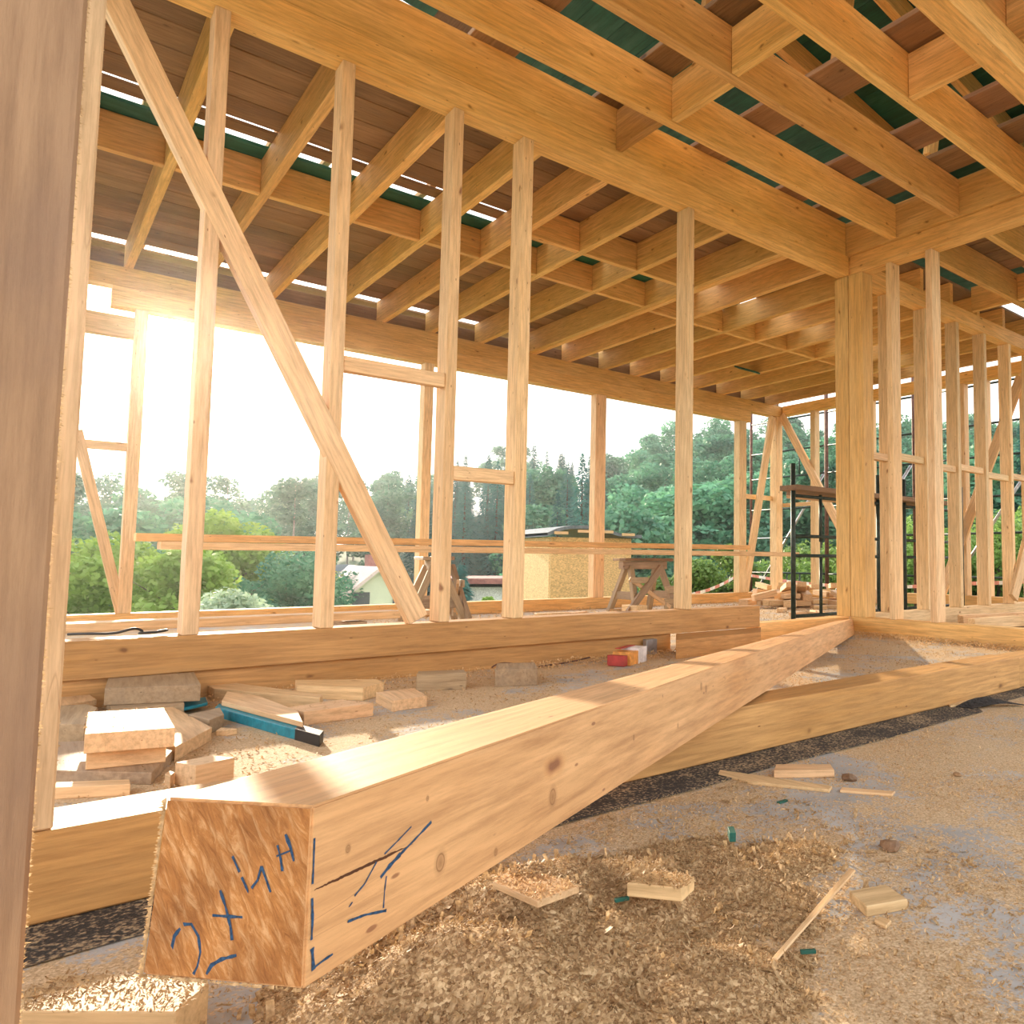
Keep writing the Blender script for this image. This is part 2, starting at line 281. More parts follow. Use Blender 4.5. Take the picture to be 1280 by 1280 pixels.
ROT = {'x': (0, 0, 0), 'y': (0, 0, pi / 2), 'z': (0, -pi / 2, 0)}
def beam(name, b, axis, mat, label=None, cat='beam', group=None, parent=None, bv=.003, kind=None, base=None):
    x0, x1, y0, y1, z0, z1 = b
    L, W, H = x1 - x0, y1 - y0, z1 - z0
    dims = {'x': (L, W, H), 'y': (W, L, H), 'z': (H, W, L)}[axis]
    v, f = box_geo(*dims)
    o = mesh(name, v, f, mat)
    o.rotation_euler = ROT[axis]; o.location = ((x0 + x1) / 2, (y0 + y1) / 2, (z0 + z1) / 2)
    if bv: bevel(o, min(bv, .2 * min(dims)))
    if parent:
        o.parent = parent; o.location = Vector(o.location) - (Vector(base) if base else Vector(parent.location))
    else: tag(o, label, cat, group, kind)
    return o
def bar(name, p, q, w, h, mat, label=None, cat='beam', group=None, parent=None, roll=0, bv=.003, side=None):
    """timber between two points; w across, h along 'side' direction"""
    p, q = Vector(p), Vector(q); d = q - p; L = d.length; d.normalize()
    s = Vector(side).normalized() if side else (Vector((0, 0, 1)) if abs(d.z) < .9 else Vector((0, 1, 0)))
    yv = s.cross(d).normalized(); zv = d.cross(yv)
    v, f = box_geo(L, w, h)
    o = mesh(name, v, f, mat)
    mt = Matrix((d, yv, zv)).transposed().to_4x4(); mt.translation = (p + q) / 2
    if bv: bevel(o, min(bv, .2 * min(w, h)))
    if parent:
        o.parent = parent; mt.translation = (p + q) / 2 - Vector(parent.location)
    o.matrix_basis = mt
    if not parent: tag(o, label, cat, group)
    return o
def tube(name, p, q, r, mat, parent=None, seg=10):
    p, q = Vector(p), Vector(q); d = (q - p); L = d.length; d.normalize()
    a = d.orthogonal().normalized(); c = d.cross(a)
    v = []; f = []
    for t in (0, L):
        for i in range(seg): v.append(d * t + (a * cos(2 * pi * i / seg) + c * sin(2 * pi * i / seg)) * r)
    for i in range(seg): f.append((i, (i + 1) % seg, seg + (i + 1) % seg, seg + i))
    f.append(tuple(range(seg))[::-1]); f.append(tuple(range(seg, 2 * seg)))
    o = mesh(name, v, f, mat)
    for pl in o.data.polygons[:seg]: pl.use_smooth = True
    o.location = p - Vector(parent.location) if parent else p
    if parent: o.parent = parent
    return o
def prism(name, pts, z0, z1, mat, parent=None, bv=.002, tilt=None, grain=0):
    cx = sum(p[0] for p in pts) / len(pts); cy = sum(p[1] for p in pts) / len(pts); n = len(pts)
    c, s = cos(-grain), sin(-grain)
    loc = [((x - cx) * c - (y - cy) * s, (x - cx) * s + (y - cy) * c) for x, y in pts]
    v = [(x, y, 0) for x, y in loc] + [(x, y, z1 - z0) for x, y in loc]
    f = [tuple(range(n))[::-1], tuple(range(n, 2 * n))] + [(i, (i + 1) % n, n + (i + 1) % n, n + i) for i in range(n)]
    o = mesh(name, v, f, mat)
    bevel(o, bv)
    o.location = (cx, cy, z0); o.rotation_euler = (tilt[0] if tilt else 0, tilt[1] if tilt else 0, grain)
    if parent: o.parent = parent; o.location = Vector(o.location) - Vector(parent.location)
    return o
def structure(name, b, mat):
    x0, x1, y0, y1, z0, z1 = b
    v, f = box_geo(x1 - x0, y1 - y0, z1 - z0); o = mesh(name, v, f, mat)
    o.location = ((x0 + x1) / 2, (y0 + y1) / 2, (z0 + z1) / 2); o['kind'] = 'structure'; return o
ORD = ['first', 'second', 'third', 'fourth', 'fifth', 'sixth', 'seventh', 'eighth', 'ninth', 'tenth', 'eleventh', 'twelfth', 'thirteenth', 'fourteenth', 'fifteenth', 'sixteenth', 'seventeenth', 'eighteenth']

# ---------------------------------------------------------------- floor and terrain
structure('floor', (-2.5, 9.15, -2.5, 3.57, -.35, 0), M['concrete'])
structure('floor_back', (-2.5, 9.15, 3.57, 8.0, -.35, -.055), M['concrete'])
ELEV = [(20, 10.6), (24, 11.0), (30, 11.2), (37, 11.3), (46, 11.3), (50, 10.6), (53.5, 9.0), (56, 8.6), (58, 8.8), (61, 8.9), (66, 8.0), (72, 6.3), (78, 4.7), (83, 4.7), (88, 4.2), (96, 4)]
def elev(az):
    for (a, e), (c, g) in zip(ELEV, ELEV[1:]):
        if a <= az <= c: return e + (g - e) * (az - a) / (c - a)
    return ELEV[0][1] if az < ELEV[0][0] else ELEV[-1][1]
def gz(x, y):
    r = sqrt(x * x + y * y); az = math.degrees(math.atan2(y, x))
    if r < 12: return -.45
    if r < 40: t = (r - 12) / 28; t = t * t * (3 - 2 * t); return -.45 + t * (-6.5 + (3.8 if az < 47 else 0) * min(1, max(0, (52 - az) / 8)))
    base = -6.95 + 3.8 * min(1, max(0, (52 - az) / 8)) * (1 if az < 52 else 0)
    top = .56 + 150 * math.tan(radians(elev(az))) - 14
    t = min(1, max(0, (r - 52) / 98)); 
    return base + (top - base) * (t ** 1.15) + noise.noise(Vector((x * .03, y * .03, 0))) * 1.2 * t
v = []; f = []
rs = [5, 9, 12, 15, 19, 24, 30, 36, 40, 46, 52, 60, 70, 80, 90, 105, 120, 135, 150, 170, 200]; azs = list(range(0, 361, 4))
for r in rs:
    for a in azs:
        x, y = r * cos(radians(a)), r * sin(radians(a))
        z = gz(x, y) if 4 <= a <= 120 else -.45 - max(0, min(1, (r - 12) / 40)) * 6
        v.append((x, y, z if r > 5 else -.5))
na = len(azs)
for i in range(len(rs) - 1):
    for j in range(na - 1): f.append((i * na + j, (i + 1) * na + j, (i + 1) * na + j + 1, i * na + j + 1))
mask = [0 if rs[min(i // (na - 1), len(rs) - 1)] < 46 else 1 for i in range(len(f))]
g = mesh('ground', v, f, [M['ground'], M['earth']], smooth=True, fm=mask); g['kind'] = 'structure'
mesh_g = g

# ---------------------------------------------------------------- timber frame
S, J, SI = M['stud'], M['joist'], M['sill']
# foreground wall
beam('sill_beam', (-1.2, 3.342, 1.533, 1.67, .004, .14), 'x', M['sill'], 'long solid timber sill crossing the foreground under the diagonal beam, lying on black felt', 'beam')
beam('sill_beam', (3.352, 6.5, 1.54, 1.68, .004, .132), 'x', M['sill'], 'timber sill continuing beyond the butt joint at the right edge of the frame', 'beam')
beam('wall_stud', (.004, .067, 1.536, 1.66, .141, 2.846), 'z', S, 'pale stud standing on the foreground sill at far left, behind the wide rough plank', 'stud')
pl = beam('rough_plank', (-.24, .0225, .80, .84, .002, 2.9), 'z', M['post'], 'wide rough grey-brown upright plank filling the left edge, nearest the camera', 'plank')
# hairy sawn edge lit from behind
vv = []; ff = []
for i in range(2600):
    z = R.uniform(.05, 2.6); l = R.uniform(.0006, .003) * (2.2 if R.random() < .05 else 1); y = R.uniform(.80, .84); dz = R.uniform(-.002, .002); w = R.uniform(.0004, .0012)
    k = len(vv); vv += [(.0222, y, z - w), (.0222, y, z + w), (.0225 + l, y + R.uniform(-.001, .001), z + dz)]; ff.append((k, k + 1, k + 2))
fr = mesh('splinter_fringe', vv, ff, M['shave']); fr.parent = pl; fr.matrix_parent_inverse = Matrix.LocRotScale(pl.location, pl.rotation_euler.to_quaternion() if hasattr(pl.rotation_euler, 'to_quaternion') else None, None).inverted()
fr['kind'] = 'stuff'
st2 = bpy.data.objects['wall_stud']
vv = []; ff = []
for i in range(1500):
    z = R.uniform(.16, 2.6); l = R.uniform(.0008, .003); y = R.uniform(1.54, 1.65); w = R.uniform(.0006, .0015)
    k = len(vv); vv += [(.0665, y, z - w), (.0665, y, z + w), (.067 + l, y, z + R.uniform(-.003, .003))]; ff.append((k, k + 1, k + 2))
fr = mesh('splinter_fringe', vv, ff, M['shave']); fr.parent = st2; fr.matrix_parent_inverse = Matrix.LocRotScale(st2.location, st2.rotation_euler.to_quaternion(), None).inverted(); fr['kind'] = 'stuff'
beam('top_plate', (-1.5, 6.5, 1.475, 1.59, 2.85, 2.998), 'x', J, 'overhead top plate crossing the upper right corner of the picture', 'beam')

# middle wall (first room / back room)
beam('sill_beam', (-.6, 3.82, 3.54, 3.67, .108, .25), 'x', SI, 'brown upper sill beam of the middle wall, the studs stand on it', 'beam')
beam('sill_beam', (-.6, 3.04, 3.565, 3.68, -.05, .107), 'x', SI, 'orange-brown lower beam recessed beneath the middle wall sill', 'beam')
x1 = beam('sill_beam', (3.825, 4.86, 3.56, 3.68, -.05, .128), 'x', J, 'short orange sill between the stacked beams and the corner column', 'beam')
studs = [(.505, .057), (1.008, .057), (1.545, .054), (1.937, .066), (3.137, .055)]
nm = ['in front of the sun', 'second from left, crossed by the brace', 'third from left, at the brace foot', 'fourth from left, beside the lower nogging', 'fifth from left, before the wooded hill']
SC_ = []
for i, (x, w) in enumerate(studs):
    SC_.append(beam('wall_stud', (x, x + w, 3.54, 3.655, .251, 2.849), 'z', S, 'pale upright stud of the middle wall, ' + nm[i], 'stud'))
beam('top_plate', (-.8, 4.862, 3.54, 3.655, 2.85, 3.0), 'x', J, 'long top plate over the middle wall studs, running to the corner column', 'beam')
beam('rim_joist', (-1.5, 4.83, 3.545, 3.6, 3.001, 3.27), 'x', J, 'deep board on edge lying on the middle wall top plate', 'beam')
beam('nogging', (1.066, 1.544, 3.55, 3.60, 1.405, 1.475), 'x', S, 'upper horizontal nogging between the second and third studs of the middle wall', 'beam')
beam('nogging', (1.6, 1.936, 3.55, 3.60, .95, 1.02), 'x', S, 'lower horizontal nogging between the third and fourth studs of the middle wall', 'beam')
# extra noggings/brace
bar('diagonal_brace', (.06, 3.566, 2.93), (1.445, 3.566, .27), .095, .064, S, 'long diagonal brace rising to the upper left across the middle wall studs', 'brace', side=(0, 1, 0))
# corner column : two pieces
beam('corner_column', (4.872, 4.93, 3.56, 3.69, .129, 2.849), 'z', J, 'corner column piece on the left, pale with dark knots', 'column', 'the doubled corner column')
beam('corner_column', (4.872, 5.01, 3.42, 3.555, .129, 2.849), 'z', J, 'corner column piece on the right, broad yellow-orange side', 'column', 'the doubled corner column')
# wall going right from the column towards the camera
beam('sill_beam', (4.872, 5.0, 1.72, 3.555, .001, .128), 'y', J, 'pale sill behind the far end of the diagonal beam, under two pale studs', 'beam')
beam('wall_stud', (4.872, 4.99, 3.157, 3.205, .129, 2.849), 'z', S, 'stud just right of the corner column, with pale lit edge', 'stud')
beam('wall_stud', (4.872, 4.99, 2.815, 2.868, .129, 2.849), 'z', S, 'second stud right of the corner column, tallest with pale lit edge', 'stud')
beam('top_plate', (4.87, 4.99, .6, 3.535, 2.85, 3.0), 'y', J, 'top plate running from the corner column to the right edge of the picture', 'beam')
beam('rim_joist', (4.838, 4.895, .6, 3.6, 3.001, 3.27), 'y', J, 'rim board the overhead joists butt against, above the right-hand plate', 'beam')
# wall extension beyond the column
beam('sill_beam', (5.02, 9.0, 3.56, 3.68, .001, .138), 'x', S, 'sill of the far right stud wall beyond the column', 'beam')
beam('top_plate', (5.0, 9.0, 3.54, 3.655, 2.85, 3.0), 'x', J, 'top plate over the far right stud wall', 'beam')
ex = [5.44, 6.0, 6.56, 7.10, 7.64, 8.2, 8.74]
for i, x in enumerate(ex):
    beam('wall_stud', (x, x + .055, 3.545, 3.665, .139, 2.849), 'z', S, 'stud of the far right wall, %s one beyond the corner column' % ORD[i], 'stud')
for i, (a, c) in enumerate(zip([5.012] + [e + .056 for e in ex], ex)):
    if i < 7: beam('nogging', (a, c - .001, 3.57, 3.63, 1.40 + (.03 if i % 2 else 0), 1.46 + (.03 if i % 2 else 0)), 'x', S, 'short nogging at chest height in the %s bay beyond the corner column' % ORD[i], 'beam')
bar('diagonal_brace', (7.55, 3.515, .2), (8.75, 3.515, 2.2), .045, .14, S, 'broad pale diagonal brace near the right edge of the picture', 'brace', side=(1, 0, -.6))
for i, (x, y0, l, z) in enumerate([(6.2, 3.36, 1.1, 0), (5.9, 3.1, 1.6, 0)]):
    bar('loose_beam', (x, y0, .05), (x + l, y0 - .28, .06), .07, .09, M['offcut'], 'pale loose timber lying on the floor by the far right wall' + (', the nearer one' if i else ', the farther one'), 'beam')
# window wall
beam('sill_beam', (-1.0, 9.0, 7.83, 7.97, -.054, .083), 'x', J, 'low sill along the open back wall facing the valley', 'beam')
beam('header_beam', (-1.0, 9.05, 7.83, 7.97, 2.83, 3.0), 'x', J, 'upper of the two header beams along the open back wall', 'beam')
beam('header_beam', (.5, 8.25, 7.83, 7.97, 2.66, 2.829), 'x', J, 'lower of the two header beams along the open back wall', 'beam')
for i, (x, w, zt, t) in enumerate([(.665, .09, 2.659, 'leftmost post of the back wall, beside the small diagonal brace'), (3.18, .10, 2.659, 'post of the back wall half hidden behind the third stud'), (5.40, .16, 2.659, 'square post of the back wall before the chipboard hut'), (8.0, .15, 2.659, 'post of the back wall left of the far corner brace')]):
    beam('wall_post', (x, x + w, 7.83, 7.95, .084, zt), 'z', S, 'pale ' + t, 'post')
beam('nogging', (.30, .664, 7.85, 7.9, 1.44, 1.51), 'x', S, 'small horizontal rail beside the leftmost back wall post', 'beam')
beam('lintel', (-.3, .664, 7.85, 7.93, 2.405, 2.585), 'x', S, 'short lintel below the header at the far left, near the sun', 'beam')
bar('diagonal_brace', (.33, 7.87, 1.58), (.69, 7.87, .09), .05, .075, S, 'thin diagonal brace at the far left of the back wall', 'brace', side=(1, 0, 0))
beam('corner_post', (8.83, 8.97, 7.83, 7.97, .084, 2.829), 'z', S, 'square post in the far corner of the building', 'post')
bar('diagonal_brace', (8.15, 7.86, .09), (8.76, 7.86, 2.82), .05, .12, S, 'brace leaning against the far corner post from the left', 'brace', side=(1, 0, 0))
beam('nogging', (8.16, 8.82, 7.92, 7.96, 1.5, 1.57), 'x', S, 'rail between the last two posts of the back wall', 'beam')
beam('roof_eave_board', (-1.0, 9.05, 7.975, 8.0, 3.001, 3.17), 'x', M['plank'], 'brown board closing the joist ends above the back wall header', 'plank')
# far right wall x=8.95
beam('sill_beam', (8.95, 9.08, .5, 7.82, .001, .135), 'y', J, 'sill of the farthest wall, behind the scaffold', 'beam')
beam('header_beam', (8.95, 9.08, .5, 7.82, 2.85, 3.0), 'y', J, 'header over the farthest wall, behind the scaffold', 'beam')
for i, y in enumerate([7.17, 6.15, 4.75, 4.45, 3.95, 2.8]):
    beam('wall_post', (8.955, 9.07, y, y + .09, .136, 2.849), 'z', S, 'post of the farthest wall, %s from the far corner' % ORD[i], 'post')
bar('diagonal_brace', (8.94, 7.82, 2.86), (8.94, 6.05, -.0), .045, .12, S, 'diagonal brace descending rightwards from the far corner', 'brace', side=(0, 1, 0))
bar('diagonal_brace', (8.94, 4.0, 2.8), (8.94, 5.1, .15), .045, .12, S, 'diagonal brace of the farthest wall seen between the right-hand studs', 'brace', side=(0, 1, 0))
bar('nogging', (8.99, 7.83, 1.43), (8.99, 7.26, 1.43), .04, .06, S, 'rail of the farthest wall next to the far corner', 'beam')

# joists of the back room (run away from the camera)
jx = [.04, .575, 1.108, 1.66, 2.2, 2.70, 3.222, 3.80, 4.41, 4.475, 4.96, 5.52, 6.03, 6.56, 7.09, 7.64, 8.16, 8.7]
for i, x in enumerate(jx):
    beam('ceiling_joist', (x, x + .058, 3.602, 7.972, 3.002, 3.245), 'y', J, 'ceiling joist of the back room, %s from the left' % ORD[i], 'joist', 'ceiling joists over the back room')
k = 0
for a, c in zip(jx, jx[1:]):
    if c - a < .2: continue
    y = 5.60 if a < 4 else 5.66
    beam('joist_blocking', (a + .059, c - .001, y, y + .05, 3.004, 3.24), 'x', J, 'blocking board in the %s bay between the back room joists' % ORD[k], 'beam', 'blocking between the back room joists')
    if a in (2.70, 3.222, 3.80): beam('joist_blocking', (a + .059, c - .001, 4.94, 4.99, 3.004, 3.24), 'x', J, 'extra blocking nearer the middle wall in the %s joist bay' % ORD[k], 'beam', 'extra blocking between the back room joists')
    k += 1
# plank deck on joists of back room
ys = [3.62, 3.87, 4.12, 4.36]
rows = [(3.61, 3.86), (3.865, 4.11), (4.115, 4.205), (4.21, 4.45), (4.455, 4.69), (4.695, 4.94), (4.945, 5.18)]
y = 5.70
far = []
while y < 7.7: far.append((y, y + .215)); y += .219
for i, (a, c) in enumerate(rows + far):
    q = i >= len(rows)
    beam('deck_plank', (-1.2 + R.uniform(-.1, .1), 9.0, a, c - .004, 3.247, 3.272), 'x', M['plank'], 'brown weathered plank laid over the back room joists, %s row from the %s' % (ORD[i - (len(rows) if q else 0)], 'middle beam outwards' if q else 'middle wall'), 'plank', 'brown planks over the back room joists')
beam('deck_plank', (-1.2, 4.4, 5.235, 5.355, 3.25, 3.272), 'x', M['plank'], 'narrow weathered plank in the open slot of the ceiling', 'plank')
beam('deck_plank', (-1.2, 9.0, 5.45, 5.66, 3.247, 3.27), 'x', M['green'], 'dark green board lying beside the blocking line in the ceiling slot', 'plank')
for i in range(14):
    x = .1 + i * .34
    beam('roof_batten', (x, x + .045, 5.1, 5.62, 3.30, 3.34), 'y', J, 'short batten visible in the bright ceiling slot, %s from the left' % ORD[i], 'batten', 'battens above the ceiling slot')
for i in range(16):
    x = .12 + i * .55
    beam('roof_batten', (x, x + .05, 7.7, 8.5, 3.28, 3.33), 'y', J, 'batten crossing the bright eave slot, %s from the left' % ORD[i], 'batten', 'battens above the eave slot')
beam('deck_plank', (-1.2, 9.0, 8.06, 8.3, 3.25, 3.272), 'x', M['plank'], 'outermost brown plank beyond the bright eave slot', 'plank')
bar('green_offcut', (6.95, 6.86, 3.1), (7.02, 6.55, 2.98), .13, .02, M['green'], 'small green board scrap hanging between the far ceiling joists', 'plank')
beam('joist_blocking', (2.76, 2.95, 4.95, 5.0, 3.0, 3.10), 'x', J, 'short stub of wood between joists above the fourth stud', 'beam')

# joists of the front room (run left to right)
uy = [.98, 1.55, 2.08, 2.572, 3.085]
for i, y in enumerate(uy):
    beam('ceiling_joist', (-1.8, 4.836, y, y + .058, 3.001, 3.262), 'x', J, 'long overhead joist of the front room, %s from the middle wall' % ORD[len(uy) - 1 - i], 'joist', 'ceiling joists over the front room')
    beam('ceiling_joist', (4.897, 9.0, y, y + .058, 3.001, 3.262), 'x', J, 'overhead joist beyond the right-hand plate, %s from the far right wall' % ORD[len(uy) - 1 - i], 'joist', 'ceiling joists over the right room')
allu = uy + [3.54]
for i, (a, c) in enumerate(zip(allu, allu[1:])):
    x = [3.39, 3.39, 2.56, 2.6, 2.585][i] if i < 5 else 2.6
    for j, xx in enumerate({0: [1.6, 3.39], 1: [3.39], 2: [2.56], 3: [2.60], 4: [2.55]}[i]):
        beam('joist_blocking', (xx, xx + .05, a + .059, c - .002, 3.006, 3.25), 'y', M['sill'] if i == 4 else J, 'blocking board between the overhead joists, bay %s from the middle wall%s' % (ORD[4 - i], ', left' if j == 0 and i == 0 else ''), 'beam', 'blocking between the front room joists')
    beam('joist_blocking', (6.85, 6.9, a + .059, c - .002, 3.006, 3.25), 'y', J, 'blocking board over the right room, bay %s from the far right wall' % ORD[4 - i], 'beam', 'blocking between the right room joists')
ux = [(-.9, -.6), (-.3, -.02), (.3, .58), (.95, 1.22), (1.62, 1.88), (2.40, 2.62), (3.18, 3.48), (4.02, 4.30), (4.45, 4.72)]
for i, (a, c) in enumerate(ux):
    beam('walking_plank', (a, c, .2, 3.58, 3.271, 3.30), 'y', M['plank'], 'brown plank laid across the overhead joists, %s from the right-hand plate' % ORD[len(ux) - 1 - i], 'plank', 'brown planks across the front room joists')
for i in range(12):
    a = 5.2 + i * .26
    if i == 6: continue
    beam('walking_plank', (a, a + .245, .2, 3.5, 3.271, 3.30), 'y', M['plank'], 'brown plank over the right room joists, %s from the right-hand plate' % ORD[i], 'plank', 'brown planks over the right room joists')
# roof above: green boards on rafters
def rz(x): return 4.75 - .13 * x
for i in range(46):
    x = -2.5 + i * .24
    o = bar('roof_board', (x + .12, -2.2, rz(x + .12)), (x + .12, 5.15, rz(x + .12)), .2395, .022, M['green'] if x > 2.3 or 1.4 < x < 1.9 else M['plank'], 'green painted roof board high above the joists, seen from below' if x > 2.3 or 1.4 < x < 1.9 else 'brown roof board high above the joists, seen from below', 'board', 'roof boards over the front room', side=(.13, 0, 1))
for i, y in enumerate([.15, .95, 1.75, 2.55, 3.3]):
    bar('rafter', (-2.5, y, rz(-2.5) - .11), (8.5, y, rz(8.5) - .11), .06, .16, J, 'sloping rafter under the green roof boards, %s from the camera side' % ORD[i], 'rafter', 'rafters under the green roof')
for i, (x, y) in enumerate([(1.2, 2.55), (1.9, .95), (2.2, 2.55), (2.75, 1.75), (3.0, 3.3), (3.45, 2.55), (3.75, .95), (4.0, 1.75), (4.5, 2.55), (4.7, 1.75)]):
    bar('roof_strut', (x, y + .05, 3.31), (x + .14, y + .05, rz(x + .14) - .2), .05, .1, J, 'short upright strut between the joists and the rafters, %s from the left' % ORD[i], 'strut', 'struts below the rafters', side=(1, 0, 0))
for i, x in enumerate([1.5, 2.4, 3.3, 4.2]):
    bar('roof_batten', (x, .1, 3.95), (x, 3.4, 3.95), .04, .1, J, 'horizontal batten under the green roof, %s from the left' % ORD[i], 'batten', 'battens under the green roof')

# ---------------------------------------------------------------- the big diagonal beam
B = [Vector(p) for p in BEAM]
near = (B[0] + B[1] + B[2] + B[3]) / 4; fard = (B[4] + B[5] + B[6] + B[7]) / 4
d = (fard - near).normalized(); yv = Vector((0, 0, 1)).cross(d).normalized(); zv = d.cross(yv)
mt = Matrix((d, yv, zv)).transposed().to_4x4(); mt.translation = near
inv = mt.inverted()
vs = [inv @ p for p in B]
big = mesh('squared_beam', vs, [(0, 1, 2, 3), (7, 6, 5, 4), (0, 4, 5, 1), (1, 5, 6, 2), (2, 6, 7, 3), (3, 7, 4, 0)], [M['bigbeam'], M['endgrain']], fm=[1, 0, 0, 0, 0, 0])
bm = bmesh.new(); bm.from_mesh(big.data); bmesh.ops.recalc_face_normals(bm, faces=bm.faces)
bmesh.ops.bevel(bm, geom=bm.edges[:], offset=.0022, segments=2, affect='EDGES'); bm.to_mesh(big.data); bm.free()
big.matrix_basis = mt
tag(big, 'large squared timber lying diagonally across the foreground, its end marked in blue ink', 'beam')
def ribbon(pts, w, nrm):
    v = []; f = []
    pts = [Vector(p) for p in pts]; fine = []
    for a, c in zip(pts, pts[1:]):
        n = max(2, int((c - a).length / .004))
        fine += [a.lerp(c, t / n) for t in range(n)]
    fine.append(pts[-1])
    for i, p in enumerate(fine):
        t = (fine[min(i + 1, len(fine) - 1)] - fine[max(i - 1, 0)]).normalized(); s = t.cross(nrm).normalized()
        ww = w * R.uniform(.5, 1.1) * .6
        v += [inv @ (p + s * ww + nrm * .0006), inv @ (p - s * ww + nrm * .0006)]
    for i in range(len(fine) - 1):
        if R.random() < .07: continue
        f.append((2 * i, 2 * i + 1, 2 * i + 3, 2 * i + 2))
    return v, f
nend = (B[1] - B[0]).cross(B[3] - B[0]).normalized(); nend = nend if nend.dot(d) < 0 else -nend
nside = (B[5] - B[1]).cross(B[2] - B[1]).normalized(); nside = nside if nside.dot(yv) < 0 else -nside
for face, nn, lab in (('end', nend, 'blue handwritten digits'), ('side', nside, 'blue pencil marks')):
    V = []; F = []
    for fc, w, pts in STROKES:
        if fc != face: continue
        a, c = ribbon(pts, w, nn); k = len(V); V += a; F += [tuple(i + k for i in q) for q in c]
    o = mesh('ink_marking', V, F, M['ink'], parent=big); o['label'] = lab

cr = [[q for q in p] for fc, w_, p in STROKES if fc == 'crack']
V = []; F = []
for fc, w_, pts in STROKES:
    if fc != 'crack': continue
    P_ = [Vector(p) for p in pts]; fine = []
    for a, c in zip(P_, P_[1:]):
        n = 14; fine += [a.lerp(c, t / n) + Vector((0, 0, R.uniform(-.0004, .0004))) for t in range(n)]
    fine.append(P_[-1]); k = len(V)
    for i, p in enumerate(fine):
        ww = w_ * (sin(pi * (i + .5) / (len(fine) + 1)) ** .5) * R.uniform(.7, 1) * .5
        V += [inv @ (p + zv * ww + nside * .0003), inv @ (p - zv * ww + nside * .0003)]
    F += [(k + 2*i, k + 2*i + 1, k + 2*i + 3, k + 2*i + 2) for i in range(len(fine) - 1)]
mesh('drying_crack', V, F, M['crack'], parent=big)
V = []; F = []
for i in range(420):
    t = R.random(); p = B[0].lerp(B[3], t) if R.random() < .8 else B[3].lerp(B[2], t)
    l = R.uniform(.001, .0035) * (1.8 if R.random() < .1 else 1); w_ = R.uniform(.0008, .002); k = len(V)
    out_ = -yv * -1 if False else yv
    o1 = (out_ if t >= 0 else out_)
    tip = p + yv * l + Vector((0, 0, R.uniform(-.002, .001))) - d * R.uniform(0, .002)
    V += [inv @ (p + Vector((0, 0, w_)) - yv * .001), inv @ (p - Vector((0, 0, w_)) - yv * .001), inv @ tip]; F.append((k, k + 1, k + 2))
o = mesh('splinter_fringe', V, F, M['shave'], parent=big); o['kind'] = 'stuff'
# knots of the big timber in its own material
nt = M['bigbeam'].node_tree; bs = [n for n in nt.nodes if n.type == 'BSDF_PRINCIPLED'][0]
src = bs.inputs['Base Color'].links[0].from_socket; tcn = [n for n in nt.nodes if n.type == 'TEX_COORD'][0].outputs['Object']
for kp, kr in KNOTS:
    lp = inv @ Vector(kp); dn = N(nt, 'ShaderNodeVectorMath', operation='DISTANCE'); sc1 = N(nt, 'ShaderNodeVectorMath', operation='MULTIPLY'); sc1.inputs[1].default_value = (1, 1, .8)
    nt.links.new(tcn, sc1.inputs[0]); nt.links.new(sc1.outputs[0], dn.inputs[0]); dn.inputs[1].default_value = (lp.x, lp.y, lp.z * .8)
    mr2 = N(nt, 'ShaderNodeMapRange', i_1=0.0, i_2=kr * 1.25); nt.links.new(dn.outputs['Value'], mr2.inputs[0])
    fac = ramp(nt, [(.0, (.75, .75, .75)), (.40, (.45, .45, .45)), (.46, (.95, .95, .95)), (.56, (.3, .3, .3)), (.9, (0, 0, 0))], mr2.outputs[0])
    src = mix(nt, src, (.24, .11, .04), fac.outputs[0])
nt.links.new(src, bs.inputs['Base Color'])

